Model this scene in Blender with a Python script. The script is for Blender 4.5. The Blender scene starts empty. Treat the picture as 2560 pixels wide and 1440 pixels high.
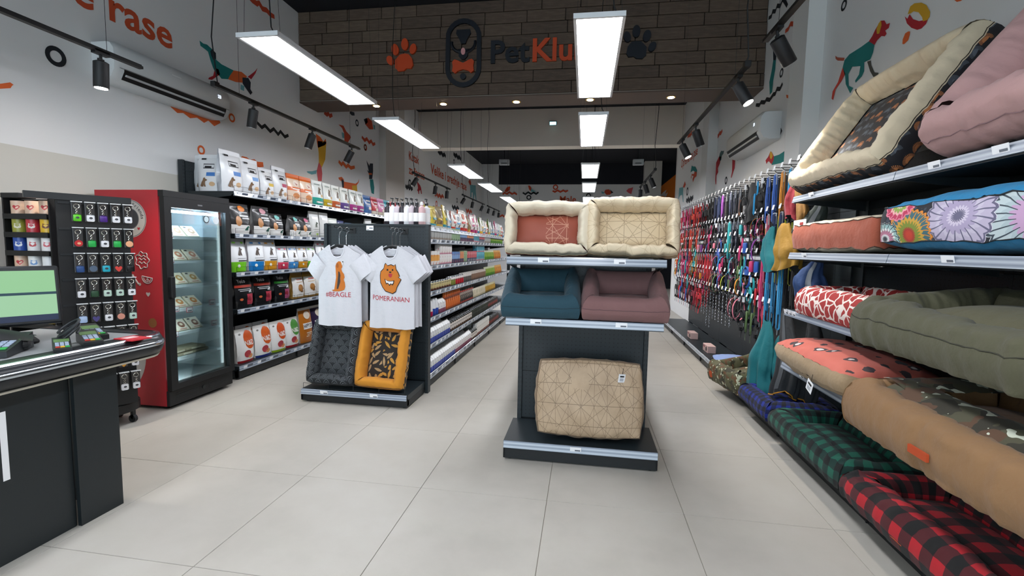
import bpy, bmesh, math, random
from mathutils import Vector, Matrix, noise
V = Vector
R = math.radians
random.seed(11)
SC = bpy.context.scene
C = SC.collection
# ---------------------------------------------------------------- camera
cam = bpy.data.cameras.new('camera'); cam_o = bpy.data.objects.new('camera', cam); C.objects.link(cam_o)
cam.sensor_width = 36.0; cam.lens = 1166.77*36/2560; cam.clip_start = .05; cam.clip_end = 100
_yaw, _pitch, _roll = -.153424, -.085736, .0191233
_f = V((math.sin(_yaw)*math.cos(_pitch), math.cos(_yaw)*math.cos(_pitch), math.sin(_pitch)))
_r = V((math.cos(_yaw), -math.sin(_yaw), 0)); _u = _r.cross(_f)
_r2 = _r*math.cos(_roll)+_u*math.sin(_roll); _u2 = _u*math.cos(_roll)-_r*math.sin(_roll)
cam_o.matrix_world = Matrix(((_r2.x, _u2.x, -_f.x, 0), (_r2.y, _u2.y, -_f.y, 0), (_r2.z, _u2.z, -_f.z, 1.42), (0, 0, 0, 1)))
SC.camera = cam_o
# ---------------------------------------------------------------- world, exposure
wd = bpy.data.worlds.new('world'); SC.world = wd; wd.use_nodes = True
wd.node_tree.nodes['Background'].inputs[0].default_value = (.80, .88, 1, 1)
wd.node_tree.nodes['Background'].inputs[1].default_value = 3.8
SC.view_settings.view_transform = 'Standard'; SC.view_settings.look = 'None'
SC.view_settings.exposure = 0.13; SC.view_settings.gamma = 1.0; SC.view_settings.use_curve_mapping = False
PANEL_W, SPOT_W, DOWN_W = 26.5, 70.0, 26.0
SC.cycles.max_bounces = 6; SC.cycles.diffuse_bounces = 3; SC.cycles.glossy_bounces = 2
SC.cycles.use_adaptive_sampling = True; SC.cycles.adaptive_threshold = .05; SC.cycles.use_denoising = True
SC.cycles.transmission_bounces = 4; SC.cycles.transparent_max_bounces = 8
SC.cycles.caustics_reflective = False; SC.cycles.caustics_refractive = False
SC.cycles.sample_clamp_indirect = 6

# ---------------------------------------------------------------- materials
def lin(h):
    h = h.lstrip('#')
    o = []
    for i in (0, 2, 4):
        c = int(h[i:i+2], 16)/255
        o.append(c/12.92 if c <= .04045 else ((c+.055)/1.055)**2.4)
    return (*o, 1)
_mc = {}
class NT:
    def __init__(s, name):
        s.m = bpy.data.materials.new(name); s.m.use_nodes = True
        s.t = s.m.node_tree; s.b = s.t.nodes['Principled BSDF']
    def n(s, typ, inp=None, **pr):
        x = s.t.nodes.new('ShaderNode'+typ)
        for k, v in pr.items(): setattr(x, k, v)
        for k, v in (inp or {}).items(): s.set(x.inputs[k], v)
        return x
    def set(s, sock, v):
        if isinstance(v, bpy.types.NodeSocket): s.t.links.new(v, sock)
        elif isinstance(v, str): sock.default_value = lin(v)
        else: sock.default_value = v
    def p(s, **kw):
        for k, v in kw.items(): s.set(s.b.inputs[k.replace('_', ' ')], v)
        return s.m
    def math(s, op, a, b=0., c=0.):
        return s.n('Math', {0: a, 1: b, 2: c}, operation=op).outputs[0]
    def mix(s, f, a, b):
        x = s.n('Mix', data_type='RGBA'); s.set(x.inputs[0], f); s.set(x.inputs[6], a); s.set(x.inputs[7], b)
        return x.outputs[2]
    def ramp(s, f, stops, interp='LINEAR'):
        x = s.n('ValToRGB', {0: f}); x.color_ramp.interpolation = interp
        e = x.color_ramp.elements
        while len(e) < len(stops): e.new(.5)
        for i, (p, c) in enumerate(stops): e[i].position = p; e[i].color = lin(c)
        return x.outputs[0]
    def noise(s, co, sc, det=2, rough=.5):
        return s.n('TexNoise', {'Vector': co, 'Scale': sc, 'Detail': det, 'Roughness': rough}).outputs[0]
    def bump(s, hgt, st=.3, d=.01):
        return s.n('Bump', {'Height': hgt, 'Strength': st, 'Distance': d}).outputs[0]
    def uv(s): return s.n('UVMap').outputs[0]
    def obj(s): return s.n('TexCoord').outputs['Object']
    def gen(s): return s.n('TexCoord').outputs['Generated']
    def sep(s, v): return s.n('SeparateXYZ', {0: v}).outputs
def P(col, rough=.5, metal=0., coat=0.):
    k = (col, rough, metal, coat)
    if k not in _mc:
        t = NT('paint_'+col.lstrip('#')); t.p(Base_Color=col, Roughness=rough, Metallic=metal, Coat_Weight=coat); _mc[k] = t.m
    return _mc[k]
def EM(col, st, name='lamp_glow'):
    k = ('em', col, st)
    if k not in _mc:
        t = NT(name); t.p(Base_Color='#0a0a0a', Emission_Color=col, Emission_Strength=st); _mc[k] = t.m
    return _mc[k]
def FAB(col, col2=None, sc=60, bump=.25, rough=.85, sheen=.08):
    k = ('fab', col, col2, sc)
    if k not in _mc:
        t = NT('fabric_'+col.lstrip('#')); co = t.obj()
        n = t.noise(co, 7, 4, .6); w = t.noise(co, sc*8, 2)
        c = t.mix(t.math('MULTIPLY', n, .55), col, col2 or col)
        t.p(Base_Color=c, Roughness=rough, Sheen_Weight=sheen, Normal=t.n('Bump', {'Height': t.noise(co, 16, 3, .55), 'Strength': .35, 'Distance': .02, 'Normal': t.bump(w, bump, .002)}).outputs[0]); _mc[k] = t.m
    return _mc[k]
def GLASS(col='#dfeaea', a=.06, name='clear_glass'):
    k = ('glass', col, a)
    if k not in _mc:
        t = NT(name); t.t.nodes.remove(t.b)
        tr = t.n('BsdfTransparent', {0: '#f2f8f8'}); gl = t.n('BsdfGlossy', {0: col, 'Roughness': .03})
        fr = t.n('Fresnel', {0: 1.35}).outputs[0]
        mx = t.n('MixShader', {0: t.math('ADD', t.math('MULTIPLY', fr, .8), a*.3), 1: tr.outputs[0], 2: gl.outputs[0]})
        t.t.links.new(mx.outputs[0], t.t.nodes['Material Output'].inputs[0]); _mc[k] = t.m
    return _mc[k]
BLACK = P('#0b0c0e', .55); CHAR = P('#1f272b', .42); CHARD = P('#14181b', .45); WHITE = P('#e9e9e7', .6); CHROME = P('#c9ccd0', .18, 1.)
PAPER = P('#f1f2f4', .7); GREYP = P('#8d929b', .5)
def rail_mat():
    t = NT('price_rail_plastic'); x = t.sep(t.obj())
    w = t.n('TexWave', {'Vector': t.obj(), 'Scale': 14., 'Distortion': .0}, wave_type='BANDS', bands_direction='Z').outputs[0]
    t.p(Base_Color=t.mix(w, '#79828f', '#a9b1bb'), Roughness=.22, Coat_Weight=.4); return t.m
RAIL = rail_mat()
def peg_mat():
    t = NT('perforated_steel'); o = t.sep(t.obj())
    def d(a): return t.math('SUBTRACT', t.math('FRACT', t.math('MULTIPLY', a, 33.)), .5)
    sx = t.math('ADD', t.math('MULTIPLY', d(o[0]), d(o[0])), t.math('MULTIPLY', d(o[2]), d(o[2])))
    hole = t.math('LESS_THAN', sx, .022)
    t.p(Base_Color=t.mix(hole, '#1b2327', '#040506'), Roughness=.45, Normal=t.bump(t.math('SUBTRACT', 1., hole), .6, .003)); return t.m
PEG = peg_mat()

# ---------------------------------------------------------------- mesh builder
class MB:
    def __init__(s): s.v = []; s.f = []; s.m = []; s.uv = []
    def add(s, vs, fs, mi=0, uvs=None):
        b = len(s.v); s.v += [tuple(x) for x in vs]
        s.uv += (uvs if uvs else [(0, 0)]*len(vs))
        for i, q in enumerate(fs):
            s.f.append([b+k for k in q]); s.m.append(mi[i] if isinstance(mi, (list, tuple)) else mi)
        return s
    def box(s, x0, x1, y0, y1, z0, z1, mi=0):
        return s.add([(x0, y0, z0), (x1, y0, z0), (x1, y1, z0), (x0, y1, z0), (x0, y0, z1), (x1, y0, z1), (x1, y1, z1), (x0, y1, z1)],
              [(3, 2, 1, 0), (4, 5, 6, 7), (0, 1, 5, 4), (1, 2, 6, 5), (2, 3, 7, 6), (3, 0, 4, 7)], mi)
    def rbox(s, x0, x1, y0, y1, z0, z1, r=.005, mi=0, seg=2):
        bm = bmesh.new(); bmesh.ops.create_cube(bm, size=1)
        for v in bm.verts: v.co = V(((x0+x1)/2+v.co.x*(x1-x0), (y0+y1)/2+v.co.y*(y1-y0), (z0+z1)/2+v.co.z*(z1-z0)))
        bmesh.ops.bevel(bm, geom=bm.edges[:]+bm.verts[:], offset=r, segments=seg, profile=.5, affect='EDGES')
        bm.verts.index_update()
        s.add([v.co for v in bm.verts], [[v.index for v in f.verts] for f in bm.faces], mi); bm.free(); return s
    def cyl(s, p0, p1, r, n=12, r2=None, mi=0, caps=True):
        p0 = V(p0); p1 = V(p1); d = (p1-p0).normalized(); a = d.orthogonal().normalized(); b = d.cross(a)
        r2 = r if r2 is None else r2; vs = []
        for p, q in ((p0, r), (p1, r2)):
            vs += [p+(a*math.cos(2*math.pi*i/n)+b*math.sin(2*math.pi*i/n))*q for i in range(n)]
        fs = [(i, (i+1) % n, n+(i+1) % n, n+i) for i in range(n)]
        if caps: fs += [tuple(reversed(range(n))), tuple(range(n, 2*n))]
        return s.add(vs, fs, mi)
    def tube(s, pts, r, n=6, mi=0, closed=False, caps=True, flat=None):
        pts = [V(p) for p in pts]; m = len(pts); vs = []; up = None
        for i, p in enumerate(pts):
            a = pts[(i-1) % m] if (closed or i) else p; b = pts[(i+1) % m] if (closed or i < m-1) else p
            t = (b-a).normalized() if (b-a).length > 1e-9 else V((0, 0, 1))
            if up is None: up = t.orthogonal().normalized() if flat is None else V(flat)
            u = (up-t*up.dot(t)); u = u.normalized() if u.length > 1e-6 else t.orthogonal().normalized()
            if flat is None: up = u
            w = t.cross(u)
            rr = r[i] if isinstance(r, (list, tuple)) and len(r) == m and not isinstance(r, tuple) else r
            ra, rb = rr if isinstance(rr, tuple) else (rr, rr)
            vs += [p+u*math.cos(2*math.pi*k/n)*ra+w*math.sin(2*math.pi*k/n)*rb for k in range(n)]
        fs = []
        for i in range(m if closed else m-1):
            j = (i+1) % m
            fs += [(i*n+k, i*n+(k+1) % n, j*n+(k+1) % n, j*n+k) for k in range(n)]
        if caps and not closed: fs += [tuple(reversed(range(n))), tuple(range((m-1)*n, m*n))]
        return s.add(vs, fs, mi)
    def grid(s, fn, nu, nv, cu=False, mi=0, uvf=None):
        vs = []; uvs = []
        for j in range(nv+1):
            for i in range(nu+(0 if cu else 1)):
                u = i/nu; v = j/nv; vs.append(fn(u, v)); uvs.append(uvf(u, v) if uvf else (u, v))
        w = nu if cu else nu+1; fs = []; ms = []
        for j in range(nv):
            for i in range(nu):
                a = j*w+i; b = j*w+(i+1) % w if cu else a+1
                fs.append((a, b, b+w, a+w)); ms.append(mi((i+.5)/nu, (j+.5)/nv) if callable(mi) else mi)
        return s.add(vs, fs, ms, uvs)
    def lathe(s, prof, n=16, mi=0, cx=0, cy=0):
        m = len(prof); vs = [(cx+r*math.cos(2*math.pi*k/n), cy+r*math.sin(2*math.pi*k/n), z) for r, z in prof for k in range(n)]
        fs = [(i*n+k, i*n+(k+1) % n, (i+1)*n+(k+1) % n, (i+1)*n+k) for i in range(m-1) for k in range(n)]
        fs += [tuple(reversed(range(n))), tuple(range((m-1)*n, m*n))]
        if isinstance(mi, list): mi = [mi[i] for i in range(m-1) for k in range(n)]+[mi[0], mi[-1]]
        return s.add(vs, fs, mi)
    def prism(s, poly, fr, d, mi=0):
        """poly in 2D; fr(a,b,c) -> 3D; extruded from c=0 to c=d"""
        n = len(poly); vs = [fr(a, b, 0) for a, b in poly]+[fr(a, b, d) for a, b in poly]
        return s.add(vs, [tuple(reversed(range(n))), tuple(range(n, 2*n))]+[(i, (i+1) % n, n+(i+1) % n, n+i) for i in range(n)], mi)
    def mesh(s, name, mats, smooth=False, ang=40):
        me = bpy.data.meshes.new(name); me.from_pydata(s.v, [], s.f)
        for m in (mats if isinstance(mats, (list, tuple)) else [mats]): me.materials.append(m)
        me.polygons.foreach_set('material_index', s.m)
        if any(q != (0, 0) for q in s.uv):
            l = me.uv_layers.new(name='UVMap')
            li = [0]*len(me.loops); me.loops.foreach_get('vertex_index', li)
            l.data.foreach_set('uv', [c for i in li for c in s.uv[i]])
        if smooth:
            me.polygons.foreach_set('use_smooth', [True]*len(me.polygons))
            if ang: me.set_sharp_from_angle(angle=R(ang))
        me.update(); return me
    def obj(s, name, mats, parent=None, smooth=False, loc=(0, 0, 0), rot=(0, 0, 0), ang=40):
        return link(name, s.mesh(name, mats, smooth, ang), parent, loc, rot)
def link(name, me, parent=None, loc=(0, 0, 0), rot=(0, 0, 0)):
    o = bpy.data.objects.new(name, me); C.objects.link(o); o.parent = parent
    o.location = loc; o.rotation_euler = rot; return o
def tag(o, label, cat, group=None):
    o['label'] = label; o['category'] = cat
    if group: o['group'] = group
    return o
def thing(name, label, cat, loc=(0, 0, 0), rot=(0, 0, 0), group=None):
    return tag(link(name, None, None, loc, rot), label, cat, group)
def struct(o): o['kind'] = 'structure'; return o
def copy_tree(o, parent=None, label=None, group=None, loc=None, rot=None, name=None):
    c = o.copy(); C.objects.link(c); c.parent = parent
    if label: c['label'] = label
    if group: c['group'] = group
    if loc is not None: c.location = loc
    if rot is not None: c.rotation_euler = rot
    for ch in o.children: copy_tree(ch, c)
    return c
def recolor(o, i, m):
    s = o.material_slots[i]; s.link = 'OBJECT'; s.material = m
_tx = {}
def text_mesh(body, size=1., bold=0., ext=0., sx=1.):
    k = (body, size, bold, ext, sx)
    if k not in _tx:
        cu = bpy.data.curves.new('lettering', 'FONT'); cu.body = body; cu.size = size; cu.offset = bold*size; cu.extrude = ext
        cu.align_x = 'CENTER'; cu.align_y = 'CENTER'; cu.resolution_u = 3
        to = bpy.data.objects.new('lettering', cu); C.objects.link(to)
        dg = bpy.context.evaluated_depsgraph_get(); me = bpy.data.meshes.new_from_object(to.evaluated_get(dg))
        _tx[k] = ([(v.co.x*sx, v.co.y, v.co.z) for v in me.vertices], [tuple(p.vertices) for p in me.polygons])
        bpy.data.objects.remove(to); bpy.data.curves.remove(cu); bpy.data.meshes.remove(me)
    return _tx[k]
def text_obj(body, size, mat, fr, parent=None, bold=0., ext=0., sx=1., name='lettering'):
    """fr(a,b,c) maps the flat text to 3D"""
    vs, fs = text_mesh(body, size, bold, ext, sx)
    return MB().add([fr(*p) for p in vs], fs).obj(name, mat, parent)
def ordw(i): return ('first', 'second', 'third', 'fourth', 'fifth', 'sixth', 'seventh', 'eighth', 'ninth', 'tenth', 'eleventh', 'twelfth', 'thirteenth', 'fourteenth', 'fifteenth', 'sixteenth', 'seventeenth', 'eighteenth', 'nineteenth', 'twentieth')[i] if i < 20 else '%d%s' % (i+1, {1: 'st', 2: 'nd', 3: 'rd'}.get((i+1) % 10, 'th'))
def N3(x, y, z, s=0): return noise.noise(V((x, y, z+s*7.3)))
MURALS=[
('L','dachshund','#157a78','p','4.56,3.54 4.61,3.53 4.66,3.54 4.73,3.52 4.78,3.49 4.78,3.43 4.86,3.41 5.04,3.41 4.98,3.33 4.95,3.28 4.85,3.25 4.82,3.27 4.76,3.29 4.73,3.33 4.70,3.39 4.67,3.47 4.63,3.48 4.57,3.49',0),
('L','dachshund_ear','#1d2430','p','4.73,3.52 4.78,3.50 4.78,3.44 4.74,3.41 4.71,3.45 4.70,3.49',0),
('L','dachshund_leg','#b3242f','p','4.76,3.33 4.81,3.34 4.83,3.29 4.77,3.24 4.71,3.19 4.66,3.18 4.67,3.20 4.73,3.24',0),
('L','dachshund_back','#e0662e','p','5.04,3.41 5.17,3.44 5.26,3.42 5.18,3.32 5.07,3.29 4.95,3.28 4.98,3.33',0),
('L','dachshund_hip','#1d2430','p','5.18,3.38 5.28,3.41 5.32,3.37 5.31,3.29 5.34,3.26 5.31,3.22 5.28,3.24 5.22,3.28 5.18,3.31',0),
('L','dachshund_tail','#b3242f','p','5.27,3.42 5.33,3.47 5.40,3.53 5.45,3.59 5.41,3.51 5.33,3.41',0),
('L','dachshund_foot','#6fa9b0','p','5.15,3.29 5.21,3.29 5.20,3.23 5.14,3.23',0),
('L','bar_mark','#e0662e','p','2.75,2.48 2.85,2.53 2.87,2.52 2.86,2.51 2.85,2.49 2.75,2.45',0),
('L','ring','#15191f','r','3.16,2.83',0.075),
('L','ring','#e0662e','r','4.99,2.86',0.05),
('L','ring','#e0662e','r','4.53,2.40',0.05),
('L','zigzag','#e0662e','z','4.18,2.77 4.25,2.74 4.32,2.76 4.40,2.73 4.49,2.76 4.58,2.73 4.64,2.77 4.72,2.73 4.80,2.78',0.04),
('L','zigzag','#15191f','z','5.41,2.92 5.50,2.88 5.56,2.92 5.66,2.87 5.73,2.92 5.82,2.87 5.87,2.92 5.96,2.87 6.04,2.91',0.03),
('L','zigzag','#c84a2a','z','5.33,4.37 5.39,4.36 5.47,4.36 5.51,4.39 5.57,4.35 5.65,4.37 5.72,4.35 5.80,4.36',0.04),
('L','zigzag','#e0662e','z','4.89,2.42 4.95,2.41 5.02,2.42 5.09,2.38 5.15,2.42 5.21,2.42 5.27,2.40 5.35,2.42 5.40,2.40 5.51,2.42',0.045),
('L','jumper_head','#e0662e','p','6.71,3.09 6.83,3.07 6.90,3.03 6.89,2.99 6.98,3.08 7.00,3.01 6.95,2.97 6.76,2.89 6.73,2.99',0),
('L','jumper','#d7a62a','p','6.75,2.99 7.00,3.04 6.98,2.88 6.96,2.75 6.86,2.61 6.78,2.68 6.78,2.81',0),
('L','jumper_hip','#cf5a5f','p','6.78,2.68 6.85,2.62 6.87,2.52 6.85,2.40 6.75,2.39 6.72,2.54',0),
('L','jumper_tail','#6fa9b0','p','6.46,2.49 6.59,2.51 6.72,2.55 6.70,2.49 6.58,2.46 6.48,2.47',0),
('L','fish','#c84a2a','p','7.38,3.40 7.54,3.42 7.63,3.35 7.77,3.31 7.79,3.28 7.67,3.16 7.57,3.15 7.56,3.30 7.49,3.37',0),
('L','fish_fin','#6fa9b0','p','7.48,3.30 7.56,3.30 7.57,3.22 7.50,3.21',0),
('L','parrot_fish','#c84a2a','p','8.36,3.73 8.45,3.80 8.61,3.78 8.67,3.64 8.51,3.60 8.33,3.65',0),
('L','parrot_fish_head','#1d2430','p','8.28,3.72 8.40,3.78 8.45,3.72 8.36,3.65',0),
('L','parrot_fish_tail','#6fa9b0','p','8.67,3.73 8.75,3.73 8.75,3.65 8.68,3.65',0),
('L','zigzag','#c84a2a','z','8.20,3.39 8.31,3.35 8.40,3.40 8.49,3.35 8.58,3.40 8.65,3.35 8.75,3.39',0.04),
('L','ring','#1d2430','r','8.02,3.59',0.06),
('L','ring','#c84a2a','r','8.33,3.23',0.055),
('L','zigzag','#c84a2a','z','6.95,3.47 7.03,3.46 7.08,3.49 7.11,3.46 7.19,3.50',0.04),
('L','zigzag','#1d2430','z','7.76,3.71 7.83,3.70 7.93,3.72',0.04),
('L','zigzag','#e0662e','z','7.37,2.80 7.46,2.76 7.51,2.80 7.62,2.75 7.68,2.79 7.78,2.76 7.92,2.80',0.04),
('L','ring','#c84a2a','r','8.34,3.23',0.06),
('L','beagle','#e0662e','p','7.35,2.53 7.46,2.56 7.53,2.53 7.54,2.49 7.94,2.51 8.03,2.55 8.08,2.62 8.06,2.55 7.99,2.49 8.01,2.38 7.77,2.35 7.55,2.35 7.48,2.38 7.47,2.48 7.38,2.50',0),
('L','beagle_ear','#1d2430','p','7.45,2.53 7.53,2.50 7.53,2.39 7.48,2.38',0),
('L','beagle_hip','#d7a62a','p','7.81,2.46 7.99,2.49 8.01,2.38 7.83,2.36',0),
('L','stretching_cat','#1d2430','p','8.37,3.00 8.49,2.92 8.52,2.97 8.65,2.99 8.65,2.84 8.61,2.69 8.48,2.67 8.48,2.76 8.39,2.83 8.47,2.81',0),
('L','stretching_cat_body','#157a78','p','8.51,2.67 8.65,2.69 8.70,2.54 8.68,2.41 8.58,2.42 8.53,2.54',0),
('L','stretching_cat_stripe','#e0662e','p','8.45,2.78 8.60,2.80 8.60,2.77 8.48,2.75',0),
('L','zigzag','#15191f','z','10.30,2.79 10.40,2.75 10.47,2.80 10.54,2.75 10.62,2.80 10.67,2.75 10.75,2.79',0.06),
('L','ring','#15191f','r','10.57,2.89',0.08),
('L','red_dog','#b3242f','p','11.03,3.00 11.14,2.96 11.27,2.92 11.33,2.87 11.39,2.73 11.33,2.72 11.28,2.81 11.19,2.78 11.19,2.70 11.14,2.70 11.11,2.77 11.05,2.76 11.11,2.84',0),
('L','zigzag','#c84a2a','z','12.34,2.89 12.47,2.82 12.58,2.87 12.72,2.81 12.82,2.87 12.97,2.81 13.08,2.88 13.23,2.83',0.06),
('L','ring','#c84a2a','r','12.56,2.59',0.09),
('L','ring','#c84a2a','r','11.49,2.48',0.07),
('L','ring','#15191f','r','14.65,2.90',0.08),
('L','ring','#15191f','r','14.27,4.03',0.09),
('L','zigzag','#c84a2a','z','11.00,2.35 11.14,2.31 11.22,2.35 11.33,2.30 11.42,2.34 11.51,2.31',0.05),
('L','zigzag','#15191f','z','14.08,2.69 14.25,2.61 14.38,2.68 14.56,2.61 14.70,2.69 14.89,2.63',0.07),
('L','zigzag','#15191f','z','12.66,4.04 12.87,4.01 12.94,4.07 13.13,4.01 13.24,4.07 13.39,4.03',0.07),
('L','zigzag','#15191f','z','14.20,4.28 14.42,4.24 14.51,4.30 14.74,4.24 14.83,4.30 15.07,4.26',0.08),
('L','zigzag','#c84a2a','z','15.80,2.73 15.96,2.63 16.12,2.72 16.30,2.63 16.46,2.72 16.64,2.66',0.07),
('L','blue_dog','#6fa9b0','p','16.31,3.62 17.20,3.71 17.21,3.51 17.35,3.18 17.23,3.17 17.03,3.37 16.86,3.13 16.76,3.12 16.75,3.40 16.55,3.37 16.56,3.21 16.38,3.19 16.37,3.41',0),
('L','blue_dog_head','#c84a2a','p','16.08,3.69 16.30,3.81 16.47,3.72 16.48,3.63 16.31,3.60',0),
('R','running_dog_head','#b3242f','p','4.03,3.10 3.97,3.14 3.92,3.12 3.89,3.08 3.85,3.07 3.86,3.04 3.90,3.04 3.88,3.01 3.90,3.00 3.94,3.02 3.99,3.01 4.02,2.99 4.10,3.05 4.06,3.07',0),
('R','running_dog_ear','#d7a62a','p','3.96,3.14 3.95,3.10 3.97,3.05 4.00,3.06 4.01,3.10 3.99,3.13',0),
('R','running_dog','#157a78','p','4.10,3.05 4.02,2.99 4.03,2.94 4.06,2.90 4.14,2.91 4.13,2.84 4.16,2.81 4.24,2.79 4.25,2.81 4.20,2.84 4.19,2.90 4.31,2.94 4.36,2.90 4.34,2.80 4.27,2.76 4.31,2.73 4.39,2.83 4.41,2.90 4.46,2.99 4.44,3.04 4.37,3.06 4.20,3.05',0),
('R','running_dog_leg','#4b4a44','p','4.10,2.90 4.05,2.89 4.04,2.85 3.99,2.78 3.94,2.76 3.94,2.74 4.00,2.75 4.05,2.81',0),
('R','running_dog_tail','#b5543a','p','4.60,3.14 4.56,3.11 4.44,3.06 4.45,3.04 4.55,3.08 4.59,3.11',0),
('R','running_dog_thigh','#cf4030','p','4.46,2.99 4.41,2.92 4.46,2.88 4.55,2.84 4.58,2.76 4.61,2.78 4.60,2.84 4.52,2.89',0),
('R','hoop_band','#b3242f','p','3.69,3.04 3.66,3.01 3.64,3.03 3.60,2.98 3.54,2.94 3.48,2.92 3.45,2.92 3.47,2.89 3.51,2.88 3.55,2.89 3.61,2.93 3.66,2.98',0),
('R','hoop_rim','#d7a62a','p','3.65,3.06 3.64,3.08 3.60,3.08 3.53,3.05 3.48,3.01 3.44,2.95 3.44,2.92 3.46,2.91 3.50,2.92 3.51,2.95 3.55,3.00 3.60,3.03 3.63,3.03 3.66,3.04',0),
('R','oval_mark','#e0662e','p','3.69,2.89 3.67,2.92 3.64,2.92 3.62,2.91 3.62,2.89 3.63,2.86 3.67,2.85 3.69,2.86',0),
('R','oval_mark','#e0662e','p','3.25,2.93 3.17,2.89 3.19,2.89 3.22,2.90',0),
('R','ring','#15191f','r','4.52,3.52',0.045),
('R','ring','#15191f','r','5.78,3.42',0.05),
('R','zigzag','#15191f','z','6.55,3.30 6.42,3.26 6.37,3.28 6.24,3.24 6.19,3.26 6.08,3.22 5.98,3.25 5.92,3.24 5.88,3.28 5.79,3.25 5.73,3.29',0.03),
('R','zigzag','#15191f','z','6.29,4.24 6.20,4.22 6.17,4.26 6.08,4.22 6.04,4.26 5.94,4.21 5.88,4.25 5.82,4.20 5.74,4.11',0.03),
('R','tall_cat','#1d2430','p','6.08,3.80 5.95,3.71 5.97,3.63 6.05,3.66',0),
('R','tall_cat_body','#157a78','p','5.97,3.63 5.97,3.53 6.01,3.41 6.02,3.29 6.09,3.28 6.13,3.44 6.08,3.55 6.05,3.66',0),
('R','zigzag','#c84a2a','z','5.75,3.85 5.67,3.84 5.62,3.87 5.53,3.83 5.49,3.86 5.49,3.94 5.57,3.96',0.03),
('R','square_mark','#e0662e','p','5.61,3.13 5.53,3.10 5.52,3.06 5.59,3.09',0),
('R','peeking_dog','#b3242f','p','6.09,2.52 6.01,2.55 5.95,2.60 5.91,2.58 5.84,2.52 5.84,2.48 5.89,2.44 5.93,2.46 5.98,2.49 6.02,2.49 6.05,2.47',0),
('R','peeking_dog_ear','#d7a62a','p','5.95,2.60 5.90,2.57 5.87,2.53 5.91,2.50 5.95,2.52 5.97,2.56',0),
('R','peeking_dog_body','#157a78','p','5.84,2.52 5.69,2.51 5.55,2.52 5.55,2.40 5.89,2.43 5.89,2.44 5.84,2.48',0),
('R','leg_mark','#b3242f','p','7.42,2.81 7.28,2.78 7.28,2.63 7.34,2.58 7.41,2.51 7.44,2.52 7.40,2.60',0),
('R','wing_mark','#6fa9b0','p','7.28,2.78 7.03,2.73 7.08,2.71 7.19,2.72',0),
('R','sitting_dog','#b3242f','p','8.46,2.78 8.38,2.86 8.14,2.96 8.01,2.93 8.05,2.90 8.08,2.84 8.18,2.78 8.15,2.71 8.24,2.67 8.23,2.53 8.27,2.53 8.32,2.66 8.31,2.73',0),
('R','sitting_dog_head','#4e6f70','p','8.14,2.96 8.10,3.01 8.03,3.03 7.97,3.01 7.88,3.00 7.90,2.96 7.99,2.94 8.01,2.88 8.09,2.87',0),
('R','sitting_dog_leg','#6fa9b0','p','8.46,2.78 8.44,2.88 8.66,2.89 8.66,2.81 8.66,2.71 8.69,2.62 8.54,2.73',0),
('R','ring','#15191f','r','7.68,2.51',0.06),
('R','ring','#15191f','r','10.47,2.68',0.09),
('R','zigzag','#c84a2a','z','8.66,3.31 8.56,3.33 8.47,3.31 8.40,3.35 8.27,3.31 8.18,3.34 8.12,3.32 8.04,3.35',0.04),
('R','zigzag','#15191f','z','5.92,2.72 5.84,2.78 5.74,2.72 5.67,2.78',0.045),
('R','zigzag','#c84a2a','z','10.73,3.87 10.54,3.87 10.50,3.84 10.32,3.86 10.25,3.82 10.13,3.85',0.05),
('R','zigzag','#15191f','z','10.54,2.51 10.40,2.47 10.35,2.52 10.21,2.45 10.13,2.51 10.03,2.47 9.89,2.51',0.06),
('R','crouching_dog','#157a78','p','10.25,3.04 10.20,3.11 10.16,3.17 10.06,3.13 9.85,3.09 9.66,2.99 9.68,2.96 9.88,3.00 10.01,3.04',0),
('R','crouching_dog_leg','#c84a2a','p','9.88,3.00 9.68,2.96 9.69,2.88 9.85,2.87 9.98,2.80 10.03,2.88 9.95,2.92 10.11,2.96 10.15,2.89 10.19,2.93 10.12,2.99 9.93,2.96',0),
('R','standing_dog','#6fa9b0','p','11.38,2.87 10.93,2.83 10.90,2.69 10.81,2.49 10.88,2.50 11.00,2.67 11.22,2.68 11.40,2.61 11.44,2.53 11.41,2.68',0),
('R','standing_dog_head','#c84a2a','p','10.97,2.83 10.84,2.90 10.78,2.94 10.66,2.85 10.78,2.80',0),
('B','zigzag','#c84a2a','z','-3.25,3.49 -3.18,3.56 -3.08,3.51 -2.99,3.58 -2.88,3.51 -2.79,3.55 -2.69,3.49',0.1),
('B','bird','#c84a2a','p','-3.18,3.61 -3.10,3.76 -2.99,3.80 -2.95,3.77 -2.99,3.65 -3.10,3.58',0),
('B','zigzag','#15191f','z','-2.46,3.56 -2.36,3.50 -2.25,3.58 -2.14,3.51 -2.04,3.57 -1.94,3.51 -1.85,3.58',0.1),
('B','bird','#c84a2a','p','-2.26,3.83 -2.19,3.83 -2.13,3.74 -2.15,3.61 -2.22,3.69',0),
('B','bird_wing','#6fa9b0','p','-2.15,3.72 -2.04,3.65 -1.93,3.61 -2.09,3.59 -2.16,3.61',0),
('B','zigzag','#c84a2a','z','-1.31,3.63 -1.22,3.59 -1.12,3.65 -1.01,3.59 -0.90,3.65 -0.81,3.60 -0.72,3.65',0.1),
('B','ring','#c84a2a','r','-1.20,3.77',0.17),
('B','ring','#15191f','r','-2.22,3.38',0.16),
('B','ring','#15191f','r','0.06,3.45',0.16),
('B','fish','#c84a2a','p','0.64,3.58 0.68,3.67 0.81,3.69 0.91,3.58 0.86,3.49 0.73,3.48',0),
('B','fish_head','#1d2430','p','0.84,3.69 0.98,3.57 0.86,3.51 0.90,3.58',0),
('B','fish_tail','#6fa9b0','p','0.53,3.62 0.64,3.58 0.64,3.53 0.55,3.53',0),
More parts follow.
